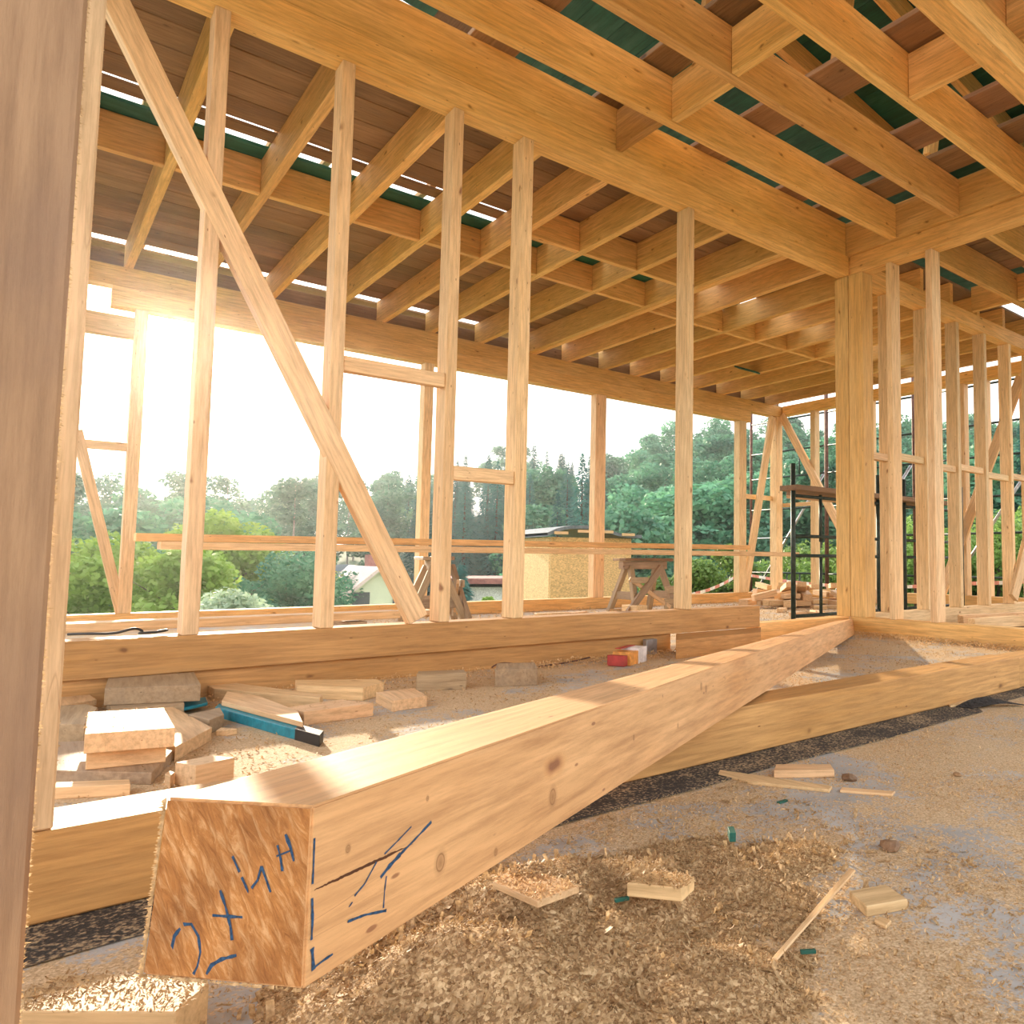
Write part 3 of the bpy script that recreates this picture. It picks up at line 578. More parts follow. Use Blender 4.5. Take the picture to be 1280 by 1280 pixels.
# ---------------------------------------------------------------- offcuts
LAB = {
'L1': ('weathered', 'weathered brown offcut, rearmost and highest of the left heap'),
'L2': ('offcut', 'bright squarish offcut lying on top of the flat board at left'),
'L3': ('weathered', 'wide flat greyish board piece under the bright offcut at left'),
'L4': ('offcut', 'flat offcut with a blue pencil line on its edge, behind the bright offcut'),
'L5': ('offcut', 'small brown offcut at the left edge of the heap, beside the stud'),
'L6': ('weathered', 'dark grey offcut at the left edge of the heap, below the small brown one'),
'L7': ('blue', 'thin board with a blue edge under the weathered offcut'),
'L8': ('weathered', 'dark shaded board end right of the flat marked offcut'),
'L9': ('blue', 'narrow turquoise painted board with a black end lying on the floor'),
'L9w': ('offcut', 'pale wedge leaning on the turquoise painted board'),
'L10': ('offcut', 'long orange wedge-shaped offcut behind the turquoise board'),
'L11': ('offcut', 'long pale offcut in front of the middle wall, behind the low block'),
'L12': ('offcut', 'low pale yellow block right of the turquoise board'),
'L13': ('offcut', 'small stepped block, third from the heap in front of the middle wall'),
'L14': ('weathered', 'grey-brown block standing alone near the middle wall'),
'L15': ('weathered', 'grey-brown block with a pale spot, nearest to the red carton'),
'L16': ('offcut', 'tiny cube beside the small standing block'),
'L17': ('offcut', 'small standing block with a dark knot, just behind the foreground sill'),
'L18': ('offcut', 'thin pale strip of board beside the foreground stud at lower left'),
'L19': ('offcut', 'tiny chip of wood right of the left heap'),
'G1': ('offcut', 'sawdust-covered board under the near end of the diagonal beam'),
'R1': ('offcut', 'flat block half buried in sawdust, left of the two on the mound'),
'R2': ('offcut', 'flat block half buried in sawdust, right of the two on the mound'),
'R3': ('offcut', 'brown-topped block lying on the bare floor right of the thin stick'),
'R4': ('offcut', 'flat block on the floor beside the black felt'),
'R5': ('offcut', 'thin square stick lying in the shavings'),
'R6': ('offcut', 'thin flat strip of wood by the black felt, longer one'),
'R6b': ('offcut', 'thin flat strip of wood by the black felt, shorter one'),
'R7': ('offcut', 'tiny pale chip in front of the brown-topped block'),
'R8': ('offcut', 'pale chunk leaning at the foot of the foreground sill at right'),
'R9': ('weathered', 'tiny brown cube behind the sawdust mound'),
'R10': ('offcut', 'small chip behind the right block on the sawdust mound'),
'T0': ('sill', 'short thick beam piece supporting the right end of the middle wall sill')}
THICK = {'L9': .03, 'L9w': .045, 'L10': .045, 'L4': .035, 'L8': .045}
OB = {}
for key, pts, z0, z1 in BLOCKS:
    if key not in LAB: continue
    mt_, lb = LAB[key]
    e0 = Vector(pts[1]) - Vector(pts[0]); e1 = Vector(pts[2]) - Vector(pts[1])
    e_ = e0 if e0.length > e1.length else e1
    OB[key] = o = prism('wood_offcut' if key != 'R5' else 'wooden_stick', pts, z0, z1, M[mt_], bv=.0015, grain=math.atan2(e_.y, e_.x))
    tag(o, lb, 'offcut' if key != 'R5' else 'stick')
# end stain of the turquoise board and pencil line
o = OB['L9']
if True:
    pts = dict((b[0], b) for b in BLOCKS)['L9']
    a, c = Vector(pts[1][0]), Vector(pts[1][3]); t0, t1 = Vector(pts[1][1]), Vector(pts[1][2])
    q = [a.lerp(a, 0), ]
    poly = [a.lerp(t0, 0), a.lerp(t0, .2), c.lerp(t1, .2), c.lerp(t1, 0)]
    pc = sum(poly, Vector((0, 0))) / 4; poly = [(pc.x + (p.x - pc.x) * 1.04, pc.y + (p.y - pc.y) * 1.04) for p in poly]
    e = prism('black_end', poly, pts[2], pts[3] + .002, M['black'], parent=None, bv=.001)
    e.parent = o; e.matrix_parent_inverse = Matrix.LocRotScale(o.location, o.rotation_euler.to_quaternion(), None).inverted(); e['label'] = 'black painted end'
# supports below stacked offcuts
prism('wood_offcut', [(.27, 3.2), (.28, 3.5), (.50, 3.48), (.47, 3.16)], 0, .049, M['weathered'])
tag(bpy.context.scene.objects[-1] if False else [x for x in COL.objects][-1], 'dark shaded board hidden under the rear weathered offcut', 'offcut')
prism('wood_offcut', [(.16, 2.42), (.19, 2.66), (.33, 2.62), (.32, 2.38)], .0295, .074, M['offcut'])
tag([x for x in COL.objects][-1], 'board piece between the bright offcut and the wide flat board', 'offcut')

# chips & clods
for i, (x, y, s, m_, lb) in enumerate([(1.62, 1.19, .02, 'plank', 'dark brown clod on the bare floor at right'), (1.30, .86, .02, 'plank', 'flat piece of dark bark on the right floor'), (1.87, 1.03, .012, 'plank', 'small reddish brown clod farther right')]):
    vv = []; ff = []; n = 10
    bm = bmesh.new(); bmesh.ops.create_icosphere(bm, subdivisions=2, radius=s)
    for q in bm.verts: q.co *= 1 + .35 * noise.noise(q.co * 60 + Vector((i * 9, 0, 0))); q.co.z *= .5
    me = bpy.data.meshes.new('soil_clod'); bm.to_mesh(me); bm.free(); me.materials.append(M[m_])
    o = bpy.data.objects.new('soil_clod', me); COL.objects.link(o); o.location = (x, y, s * .38); tag(o, lb, 'clod')
for i, (x, y, a, l, w) in enumerate([(1.045, 1.03, .9, .035, .012), (.69, .93, -.3, .022, .006), (.845, .705, -.6, .022, .006), (1.34, 1.18, 0, .03, .01), (1.35, .50, .5, .02, .008)]):
    o = prism('painted_chip', [(x, y), (x + l * cos(a), y + l * sin(a)), (x + l * cos(a) - w * sin(a), y + l * sin(a) + w * cos(a)), (x - w * sin(a), y + w * cos(a))], [.028, .052, .012, .001, .001][i], [.045, .057, .017, .005, .006][i], M['green'], bv=.0005)
    tag(o, ['dark green chip standing up on the back of the sawdust mound', 'small green flake on the sawdust mound', 'teal flake in the shavings near the bottom right', 'teal flake near the thin flat strips', 'dark flake at the right edge of the floor'][i], 'chip')

# bitumen felt
vv = []; ff = []; n = 90
for i in range(n + 1):
    x = -1.2 + 4.9 * i / n
    e = 1.39 + .018 * noise.noise(Vector((x * 2.2, 0, 0))) + (.05 if x > 2.72 else 0)
    h = .0025 + .003 * abs(noise.noise(Vector((x * 5, 3, 0))))
    vv += [(x, e, h + .002), (x, (e + 1.533) / 2, .003), (x, 1.75, .002)]
    if i: 
        k = 3 * i; ff += [(k - 3, k, k + 1, k - 2), (k - 2, k + 1, k + 2, k - 1)]
o = mesh('bitumen_felt', vv, ff, M['felt']); sm = o.modifiers.new('t', 'SOLIDIFY'); sm.thickness = .0025
tag(o, 'black bitumen felt strip under the foreground sill', 'felt')
vv = []; ff = []
for i in range(9):
    t = i / 8; vv += [(2.72 + .22 * t, 1.50 - .1 * t, .004 + .03 * sin(pi * t)), (2.74 + .22 * t, 1.44 - .1 * t, .004 + .012 * sin(pi * t))]
    if i: k = 2 * i; ff.append((k - 2, k, k + 1, k - 1))
o = mesh('felt_strip', vv, ff, M['bitumen']); sm = o.modifiers.new('t', 'SOLIDIFY'); sm.thickness = .003
tag(o, 'loose curled strip of black felt at the right end of the foreground sill', 'felt')

# ---------------------------------------------------------------- sawdust mound and shavings
BUMPS = [(.60, 1.10, .05, .15), (.77, 1.03, .042, .13), (.44, 1.10, .035, .13), (.52, .93, .045, .15), (.66, .84, .03, .16), (.38, .99, .03, .12), (.74, .70, .018, .1), (1.03, 1.0, .022, .12), (.95, .84, .012, .14), (1.18, .93, .016, .08), (.95, 1.12, .018, .1)]
def pile(x, y):
    h = sum(a * exp(-((x - cx) ** 2 + (y - cy) ** 2) / (s * s)) for cx, cy, a, s in BUMPS)
    h *= 1 + .5 * noise.noise(Vector((x * 9, y * 9, 0)))
    return h - .012 + .006 * noise.noise(Vector((x * 22, y * 22, 3))) + .0025 * noise.noise(Vector((x * 80, y * 80, 3)))
vv = []; ff = []; nx, ny = 300, 260
idx = {}
for i in range(nx):
    for j in range(ny):
        x = .1 + 1.3 * i / (nx - 1); y = .4 + .98 * j / (ny - 1)
        h = pile(x, y)
        idx[i, j] = len(vv); vv.append((x, y, max(h, -.004)))
for i in range(nx - 1):
    for j in range(ny - 1):
        q = (idx[i, j], idx[i + 1, j], idx[i + 1, j + 1], idx[i, j + 1])
        if max(vv[a][2] for a in q) > -.003: ff.append(q)
o = mesh('sawdust_pile', vv, ff, M['sawdust'], smooth=True); tag(o, 'heap of pale sawdust in the foreground beside the diagonal beam', 'sawdust', kind='stuff')
def dens(x, y):
    return .5 + .9 * noise.noise(Vector((x * 3.1, y * 3.1, 7))) + .35 * noise.noise(Vector((x * 9, y * 9, 2)))
def shaving(V, F, x, y, z, s, curl):
    a = R.uniform(0, 2 * pi); e = R.gauss(0, .22); w = s * R.uniform(.14, .4); n = 2 if s < .009 else 4
    ax = Vector((cos(a) * cos(e), sin(a) * cos(e), sin(e))); sd = ax.cross(Vector((R.uniform(-.6, .6), R.uniform(-.6, .6), 1))).normalized(); up = sd.cross(ax)
    k = len(V); c = R.uniform(.2, 1.2) * curl * R.choice((-1, 1))
    for i in range(n + 1):
        t = i / n; ang = c * t
        p = Vector((x, y, z)) + ax * (s * (sin(ang) / c)) + up * (s * ((1 - cos(ang)) / c))
        V.append(p + sd * w / 2); V.append(p - sd * w / 2 + up * w * .2)
    for i in range(n): q = k + 2 * i; F.append((q, q + 2, q + 3, q + 1))
V = []; F = []
c = 0
while c < 60000:
    x = R.uniform(.15, 1.4); y = R.uniform(.42, 1.36); h = pile(x, y)
    if h < 0 and R.random() > .12: continue
    s = R.uniform(.002, .0075) if R.random() < .96 else R.uniform(.01, .026)
    shaving(V, F, x, y, max(h, 0) + R.uniform(-.001, .004), s, 1.5); c += 1
o = mesh('shavings_on_pile', V, F, M['shave']); tag(o, 'curled pale shavings covering the sawdust heap', 'shavings', kind='stuff')
V = []; F = []; c = 0
while c < 46000:
    t = R.random(); x = .3 + 3.6 * t ** 1.3; y = R.uniform(.2, 1.40)
    if dens(x, y) < R.random() * .95: continue
    shaving(V, F, x, y, .001 + R.uniform(0, .003), R.uniform(.0025, .009), 1.2); c += 1
o = mesh('scattered_shavings', V, F, M['shave']); tag(o, 'thin scatter of shavings on the concrete in front of the foreground sill', 'shavings', kind='stuff')
V = []; F = []; c = 0
while c < 22000:
    x = R.uniform(.1, 4.85); y = R.uniform(1.68, 3.54)
    if dens(x, y) * (1.2 if x > 2.6 else .8) < R.random(): continue
    shaving(V, F, x, y, .001 + R.uniform(0, .003), R.uniform(.005, .014), 1.2); c += 1
o = mesh('scattered_shavings', V, F, M['shave']); tag(o, 'sawdust and shavings between the foreground sill and the middle wall', 'shavings', kind='stuff')
V = []; F = []; c = 0
while c < 9000:
    if R.random() < .6: x = R.uniform(.3, 4.8); y = 3.54 - abs(R.gauss(0, .10)); z = R.uniform(0, .02)
    else: x = 4.87 - abs(R.gauss(0, .12)); y = R.uniform(1.8, 3.5); z = R.uniform(0, .025)
    if x < 1.9 and R.random() < .6: continue
    shaving(V, F, x, y, z + .002, R.uniform(.006, .018), 1.6); c += 1
o = mesh('shavings_drift', V, F, M['shave']); tag(o, 'drift of shavings gathered along the foot of the inner sills', 'shavings', kind='stuff')
V = []; F = []; c = 0
while c < 12000:
    x = R.uniform(2.5, 8.9); y = R.uniform(4.2, 7.8)
    shaving(V, F, x, y, -.052 + R.uniform(0, .02), R.uniform(.01, .03), 1.5); c += 1
o = mesh('scattered_shavings', V, F, M['shave']); tag(o, 'shavings strewn over the floor of the back room', 'shavings', kind='stuff')
V = []; F = []; c = 0
for key in ('L2', 'G1', 'R1', 'R2', 'L12', 'L3'):
    b = [q for q in BLOCKS if q[0] == key][0]; P = b[1]; z = b[3]
    cx = sum(p[0] for p in P) / len(P); cy = sum(p[1] for p in P) / len(P)
    V = []; F = []
    for _ in range({'G1': 900, 'R1': 700, 'R2': 500, 'L2': 250}.get(key, 120)):
        i = R.randrange(len(P)); p, q = P[i], P[(i + 1) % len(P)]; u, w = sorted((R.random(), R.random()))
        x = cx * u + p[0] * (w - u) + q[0] * (1 - w); y = cy * u + p[1] * (w - u) + q[1] * (1 - w); x = cx + (x - cx) * 1.03; y = cy + (y - cy) * 1.03
        shaving(V, F, x, y, z + R.uniform(.0, .003), R.uniform(.002, .008), 1.2)
    par = OB[key]; o = mesh('sawdust_cover', V, F, M['shave']); o.parent = par; o['kind'] = 'stuff'
    o.matrix_parent_inverse = Matrix.LocRotScale(par.location, par.rotation_euler.to_quaternion(), None).inverted()

# carton
root = empty('carton', (2.50, 3.28, 0)); root.rotation_euler = (0, 0, radians(28)); tag(root, 'crumpled red, orange and white carton on the floor at the foot of the middle wall', 'carton')
def bx(name, c, s, mat, par):
    v, f = box_geo(*s); o = mesh(name, v, f, mat); o.location = c; o.parent = par; bevel(o, .002); return o
bx('red_flap', (-.12, .01, .03), (.04, .10, .055), M['redcard'], root)
bx('printed_side', (-.04, 0, .036), (.10, .105, .07), M['yelcard'], root)
bx('white_side', (.065, 0, .042), (.11, .108, .084), M['whitecard'], root)
bx('red_lid', (.02, .03, .086), (.18, .04, .004), M['redcard'], root)
# socket box beyond carton
o = beam('junction_box', (2.80, 2.88, 3.50, 3.539, .0, .09), 'x', M['greysteel'], 'small grey metal plate against the lower beam behind the carton', 'plate')
# rubble cable
def wire(name, pts, r, mat, label, cat):
    cu = bpy.data.curves.new(name, 'CURVE'); cu.dimensions = '3D'; cu.bevel_depth = r; cu.bevel_resolution = 2
    sp = cu.splines.new('NURBS'); sp.points.add(len(pts) - 1); sp.use_endpoint_u = True; sp.order_u = 4
    for q, p in zip(sp.points, pts): q.co = (*p, 1)
    me = bpy.data.objects.new('tmp', cu); COL.objects.link(me)
    bpy.context.view_layer.update()
    m2 = bpy.data.meshes.new_from_object(me.evaluated_get(bpy.context.evaluated_depsgraph_get())); m2.name = name
    bpy.data.objects.remove(me); m2.materials.clear(); m2.materials.append(mat)
    for p in m2.polygons: p.use_smooth = True
    o = bpy.data.objects.new(name, m2); COL.objects.link(o); return tag(o, label, cat)
wire('cable', [(1.80, 3.48, .02), (1.86, 3.50, .05), (1.95, 3.42, .01), (2.1, 3.44, .008), (2.25, 3.45, .012), (2.35, 3.43, .03)], .004, M['rust'], 'thin brown cable curling at the foot of the middle wall', 'cable')
wire('black_strap', [(.17, 3.72, .262), (.22, 3.66, .268), (.29, 3.62, .262), (.33, 3.60, .275), (.37, 3.63, .285), (.40, 3.64, .262), (.36, 3.60, .262), (.44, 3.60, .264), (.48, 3.63, .270), (.46, 3.65, .268), (.43, 3.62, .262)], .005, M['black'], 'tangled black strap lying on the middle wall sill at far left', 'strap')
# boards behind middle wall sill, left
beam('long_board', (-.3, 1.92, 5.0, 5.16, .165, .212), 'x', M['offcut'], 'long pale board lying behind the middle wall sill at left', 'plank')
beam('long_board', (-.3, 2.3, 5.3, 5.48, .155, .185), 'x', M['offcut'], 'second long board just behind the first, left of the sawhorse', 'plank')
for i, x in enumerate((.1, 1.6)):
    beam('support_block', (x, x + .1, 4.98, 5.5, -.054, .154 if True else 0), 'y', M['weathered'], 'timber bearer under the long boards at left, %s' % ('left one' if i == 0 else 'right one'), 'block')
beam('shadow_gap_strip', (-.3, 1.6, 4.85, 4.98, -.05, .10), 'x', M['plank'], 'dark strip standing in for the shadow under the long boards at left', 'plank')  # dark strip in place of the shadow gap below the boards
tube_ = tube('steel_rod', (.262, 7.9, .083), (.275, 7.9, .30), .012, M['greysteel']); tag(tube_, 'short upright steel rod on the back wall sill at far left', 'rod')

# sawhorses
def sawhorse(x, y, ang, label):
    root = empty('sawhorse', (x, y, -.055)); 
    tag(root, label, 'sawhorse')
    W = M['weathered']; z = -.055
    def P(a, b, c): return (x + a, y + b, z + c)
    bar('top_board', P(-.36, -.1, .615), P(.36, -.1, .615), .12, .035, M['black'] if False else M['plank'], parent=root)
    bar('top_board', P(-.34, .05, .613), P(.34, .05, .613), .13, .03, W, parent=root)
    bar('top_beam', P(-.33, -.03, .55), P(.33, -.03, .55), .09, .09, W, parent=root)
    for sx in (-1, 1):
        for sy in (-1, 1):
            bar('leg', P(sx * .22, sy * .04 - .03, .54), P(sx * .30, sy * .26 - .03, .0), .06, .06, W, parent=root)
        bar('cross_rail', P(sx * .27, -.24, .2), P(sx * .27, .2, .2), .025, .09, W, parent=root)
    bar('diagonal_brace', P(.12, -.22, .53), P(-.42, -.30, .02), .035, .085, W, parent=root)
    bar('diagonal_brace', P(-.33, -.2, .40), P(.22, -.27, .06), .025, .045, M['offcut'], parent=root)['label'] = 'fresh pale brace'
    bar('side_rail', P(-.34, -.25, .38), P(-.1, -.25, .38), .02, .07, W, parent=root)
    bar('side_rail', P(.14, -.26, .1), P(.46, -.26, .1), .03, .12, W, parent=root)
    bar('side_rail', P(.16, -.255, .26), P(.5, -.255, .28), .03, .08, W, parent=root)
    return root
sawhorse(5.55, 7.05, 0, 'weathered sawhorse in front of the chipboard hut, under the right end of the long planks')
sawhorse(2.98, 7.05, 0, 'weathered sawhorse behind the third stud, mostly hidden, under the middle of the long planks').rotation_euler = (0, 0, radians(75))
bar('long_plank', (.66, 6.9, .70), (7.2, 6.93, .73), .16, .058, J, 'upper of the two long planks lying across the sawhorses', 'plank')
bar('long_plank', (.80, 6.82, .640), (7.95, 6.74, .646), .20, .056, S, 'lower of the two long planks lying across the sawhorses', 'plank')
beam('wood_offcut', (5.15, 5.3, 6.62, 6.9, -.054, .05), 'y', M['offcut'], 'pale angled block at the foot of the right sawhorse', 'offcut')
for i in range(7):
    x = R.uniform(4.0, 5.3); y = R.uniform(6.6, 7.6)
    bar('wood_offcut', (x, y, -.035), (x + R.uniform(.2, .5), y + R.uniform(-.1, .1), -.035), .06, .03, M['offcut'], 'thin offcut scattered on the back room floor left of the right sawhorse', 'offcut', group='thin offcuts on the back room floor')

# heap of offcuts by far corner
heap = 0
for i in range(62):
    layer = 0 if i < 32 else (1 if i < 50 else 2)
    cx = 7.75 + .2; cy = 6.55
    x = 8.05 + R.gauss(0, .42 - .1 * layer); y = 6.75 + R.gauss(0, .48 - .12 * layer)
    x = min(x, 8.75); y = min(y, 7.6)
    l = R.uniform(.18, .42); a = R.uniform(0, pi); z = .0 + layer * .095 + R.uniform(0, .02); tl = R.uniform(-.3, .3) if layer else 0
    dx, dy = cos(a) * l / 2, sin(a) * l / 2
    bar('wood_offcut', (x - dx, y - dy, z - tl * l / 2), (x + dx, y + dy, z + tl * l / 2), R.uniform(.07, .14), R.uniform(.05, .09), M['offcut'], 'pale sawn block in the heap at the far corner, before the scaffold', 'offcut', group='heap of offcuts in the far corner', bv=.002)
for i in range(12):
    x = 6.6 + R.uniform(0, 2); y = R.uniform(4.9, 6.2); a = R.uniform(0, pi); l = R.uniform(.1, .3)
    if False: continue
    bar('wood_offcut', (x, y, -.03), (x + cos(a) * l, y + sin(a) * l, -.03), .08, .045, M['offcut'], 'loose pale offcut on the back room floor behind the scaffold legs', 'offcut', group='loose offcuts behind the scaffold')

# indoor scaffold
def scaffold(x0, x1, y, xl, label):
    root = empty('scaffold', (x0, y, -.055)); tag(root, label, 'scaffold'); z = -.055; D = M['dsteel']
    tube('leg', (x0, y, z), (x0, y, 1.5), .024, D, root); tube('leg', (x1, y, z), (x1, y, 1.5), .024, D, root)
    tube('inner_leg', (xl, y, .02), (xl, y, .62 if xl > x1 - 1 else .62), .017, D, root)
    tube('inner_leg', (xl, y, .75), (xl, y, 1.22), .017, D, root)
    for zz in (.03, .61, .80, 1.19): tube('rail', (x0, y, zz), (x1, y, zz), .017, D, root)
    return root
scaffold(5.56, 6.98, 4.72, 5.98, 'dark tubular scaffold frame left of and behind the corner column')
scaffold(7.55, 9.0 - .15, 4.76, 8.0, 'dark tubular scaffold frame seen between the far right wall studs')
for i, (a, c, y, z, m_) in enumerate([(5.50, 8.3, 4.62, 1.235, 'plank'), (5.9, 8.6, 4.88, 1.235, 'plank'), (6.2, 8.5, 5.14, 1.235, 'offcut')]):
    beam('scaffold_plank', (a, c, y, y + .22, z, z + .05), 'x', M[m_], ['nearest plank of the platform on the indoor scaffold', 'middle plank of the platform on the indoor scaffold', 'farthest, paler plank of the platform on the indoor scaffold'][i], 'plank')
# outdoor scaffold
def outer(y0, y1, x, label):
    root = empty('scaffold', (x, y0, -.45)); tag(root, label, 'scaffold'); D = M['rust']
    for yy in (y0, y1): tube('leg', (x, yy, -.45), (x, yy, 4.6), .026, D, root)
    for k, zz in enumerate((.02, .35, .95, 1.45, 2.0, 2.45, 3.0)): tube('rail', (x, y0, zz), (x, y1, zz), .016, M['dsteel'], root)
    for k in range(5):
        yy = y0 + (y1 - y0) * (k + 1) / 6
        tube('baluster', (x, yy, .02), (x, yy, .35), .012, M['dsteel'], root)
        if k % 2: tube('baluster', (x, yy, 2.0), (x, yy, 2.45), .012, M['dsteel'], root)
    tube('diagonal_tube', (x + .05, y0, -.1), (x + .05, y1, 2.1), .022, M['greysteel'], root)
outer(9.3, 7.62, 9.8, 'rusty outdoor scaffold bay left of the far corner')
outer(7.6, 6.0, 9.8, 'rusty outdoor scaffold bay directly behind the far corner')
outer(5.7, 4.1, 9.8, 'rusty outdoor scaffold bay behind the far right wall')
outer(3.9, 2.4, 9.8, 'rusty outdoor scaffold bay at the right edge')
# barrier tape
def tape(p, q, label, w=.05):
    p, q = Vector(p), Vector(q); n = max(8, int((q - p).length / .08)); v = []; f = []; fm = []
    for i in range(n + 1):
        t = i / n; c = p.lerp(q, t) - Vector((0, 0, .18 * 4 * t * (1 - t) * .5))
        v += [c + Vector((0, 0, w / 2)), c - Vector((0, 0, w / 2))]
        if i: k = 2 * i; f.append((k - 2, k, k + 1, k - 1)); fm.append((i // 2) % 2)
    o = mesh('barrier_tape', v, f, [M['tapew'], M['red']], fm=fm); sm = o.modifiers.new('s', 'SOLIDIFY'); sm.thickness = .002; tag(o, label, 'tape')
tape((7.55, 8.6, .02), (9.7, 9.3, .42), 'red and white barrier tape left of the far corner')
tape((9.75, 9.3, .30), (9.75, 5.7, .22), 'red and white barrier tape behind the far corner')
tape((9.75, 5.6, .26), (9.75, 2.4, .62), 'red and white barrier tape behind the far right wall')

# ---------------------------------------------------------------- beyond: hut and houses
def gab(name, cx, cy, z, L, W, hw, hr, ang, wm, rm, label, over=.5, wins=(), chim=True):
    root = empty(name, (cx, cy, z)); root.rotation_euler = (0, 0, ang); tag(root, label, 'house')
    v = [(-L/2, -W/2, 0), (L/2, -W/2, 0), (L/2, W/2, 0), (-L/2, W/2, 0), (-L/2, -W/2, hw), (L/2, -W/2, hw), (L/2, W/2, hw), (-L/2, W/2, hw), (-L/2, 0, hr), (L/2, 0, hr)]
    f = [(0, 1, 5, 4), (2, 3, 7, 6), (1, 2, 6, 9, 5), (3, 0, 4, 8, 7)]
    mesh('walls', v, f, wm, root)
    s = (hr - hw) / (W / 2); t = .22
    for sg in (-1, 1):
        y1 = sg * (W / 2 + over); z1 = hw - over * s
        v = [(-L/2-over, 0, hr+.02), (L/2+over, 0, hr+.02), (L/2+over, y1, z1), (-L/2-over, y1, z1)]; v += [(a, b, c + t) for a, b, c in v]
        mesh('roof_slope', v, [(0, 1, 2, 3), (4, 5, 6, 7), (0, 1, 5, 4), (1, 2, 6, 5), (2, 3, 7, 6), (3, 0, 4, 7)], rm if sg < 0 or not isinstance(rm, tuple) else rm, root)
    for (px, py, pz, w, h, face) in wins:
        sx, sy = ((w, .1) if face == 'y' else (.1, w)); v, f = box_geo(sx, sy, h); o = mesh('window', v, f, M['glass'], root); o.location = (px, py, pz)
    if chim: 
        v, f = box_geo(.7, .7, 1.4); o = mesh('chimney', v, f, M['roofred'], root); o.location = (L * .2, -W * .12, hr + .2)
    return root
def pol(az, r): return r * cos(radians(az)), r * sin(radians(az))
x, y = pol(70.5, 44); x += 3.6 * cos(radians(84)); y += 3.6 * sin(radians(84))
gab('green_house', x, y, -8.0, 7.0, 6.6, 5.0, 7.85, radians(84), M['cream'], M['roofpale'], 'pale green house with a steep pale tiled roof down in the valley', over=.35, wins=[(-3.53, .85, 6.25, .85, .95, 'x'), (-3.53, -1.2, 5.9, .85, .95, 'x')])
x, y = pol(73.0, 75)
gab('slate_house', x, y, -5.5, 7, 6, 2.6, 5.2, radians(60), M['white'], M['roofblue'], 'distant house with a dark slate roof behind the pale green house', chim=False, wins=[(0, -3.05, 4, 1, 1, 'y')])
root = empty('long_shed', (*pol(61.6, 34), -6.2)); root.rotation_euler = (0, 0, radians(62.2 - 90)); tag(root, 'long low building with a flat dark-red roof left of the chipboard hut', 'building')
def lb(name, c, s, mat): 
    v, f = box_geo(*s); o = mesh(name, v, f, mat, root); o.location = c; return o
lb('walls', (0, 0, 2.8), (4.4, 4, 5.6), M['white']); lb('roof', (0, 0, 5.85), (5.2, 5.0, .22), M['roofred']); lb('fascia', (1.0, -2.2, 5.6), (2.4, .2, .35), M['black']); lb('chimney', (1.6, 0, 6.2), (.5, .5, .8), M['roofred'])
lb('door', (-1.4, -2.02, 4.0), (1.3, .06, 2.0), M['greysteel'])
# chipboard hut
root = empty('chipboard_hut', (8.02, 11.7, -.6)); root.rotation_euler = (0, 0, radians(-10)); tag(root, 'small hut clad in chipboard behind the back wall sill', 'hut')
lb('front_panel', (-.41, 0, .78), (.81, .05, 1.56), M['osb']); lb('front_panel', (.41, 0, .78), (.81, .05, 1.56), M['osb']); lb('side_panel', (-.80, .9, .78), (.05, 1.75, 1.56), M['osb']); lb('side_panel', (.80, .9, .78), (.05, 1.75, 1.56), M['osb'])
v = []; f = []
for i in range(13):
    t = i / 12; X = -.95 + 1.9 * t; Z = 1.57 + .15 * sin(pi * min(1, t * 1.25) ** .8)
    v += [(X, -.2, Z), (X, 2.1, Z), (X, -.2, Z + .06), (X, 2.1, Z + .06)]
    if i: k = 4 * i; f += [(k - 4, k, k + 1, k - 3), (k - 2, k - 1, k + 3, k + 2), (k - 4, k - 2, k + 2, k), (k - 3, k + 1, k + 3, k - 1)]
mesh('roof_sheet', v, f, M['roofblue'], root)
for i in range(4): lb('roof_lath', (-.7 + .45 * i, -.22, 1.63 + .04 * (i in (1, 2))), (.26, .03, .05), M['offcut'])

# ---------------------------------------------------------------- trees
def leaves(blobs, n, size, seed, flat=.5):
    r = random.Random(seed); V = []; F = []
    tot = sum(b[3] ** 2 for b in blobs)
    for bx_, by_, bz_, br, sq in blobs:
        for _ in range(int(n * br * br / tot)):
            u = Vector((r.gauss(0, 1), r.gauss(0, 1), r.gauss(0, 1))).normalized()
            rad = br * (.55 + .5 * r.random() ** .6)
            p = Vector((bx_, by_, bz_)) + Vector((u.x * rad, u.y * rad, u.z * rad * sq))
            a = Vector((r.gauss(0, 1), r.gauss(0, 1), r.gauss(0, flat))).normalized(); b = a.cross(u + Vector((r.gauss(0, .4), r.gauss(0, .4), r.gauss(0, .4)))).normalized()
            s = size * r.uniform(.5, 1.2); k = len(V)
            V += [p - a * s, p + b * s * .6, p + a * s, p - b * s * .6]; F.append((k, k + 1, k + 2, k + 3))
    return V, F
def trunk_geo(h, r0, lean=0, branches=True, seed=0):
    V = []; F = []; rr = random.Random(seed)
    def limb(p, q, a, b, n=6):
        p, q = Vector(p), Vector(q); d = (q - p).normalized(); u = d.orthogonal().normalized(); w = d.cross(u); k = len(V)
        for c, rad in ((p, a), (q, b)):
            for i in range(n): V.append(c + (u * cos(2*pi*i/n) + w * sin(2*pi*i/n)) * rad)
        for i in range(n): F.append((k + i, k + (i + 1) % n, k + n + (i + 1) % n, k + n + i))
    limb((0, 0, 0), (0, 0, h * .5), r0, r0 * .7); limb((0, 0, h * .5), (lean, 0, h * .95), r0 * .7, r0 * .15)
    for i in range(6 if branches else 0):
        z = h * rr.uniform(.35, .8); a = rr.uniform(0, 2 * pi); l = h * .22
        limb((0, 0, z), (cos(a) * l, sin(a) * l, z + l * .7), r0 * .35, r0 * .08, 4)
    return V, F
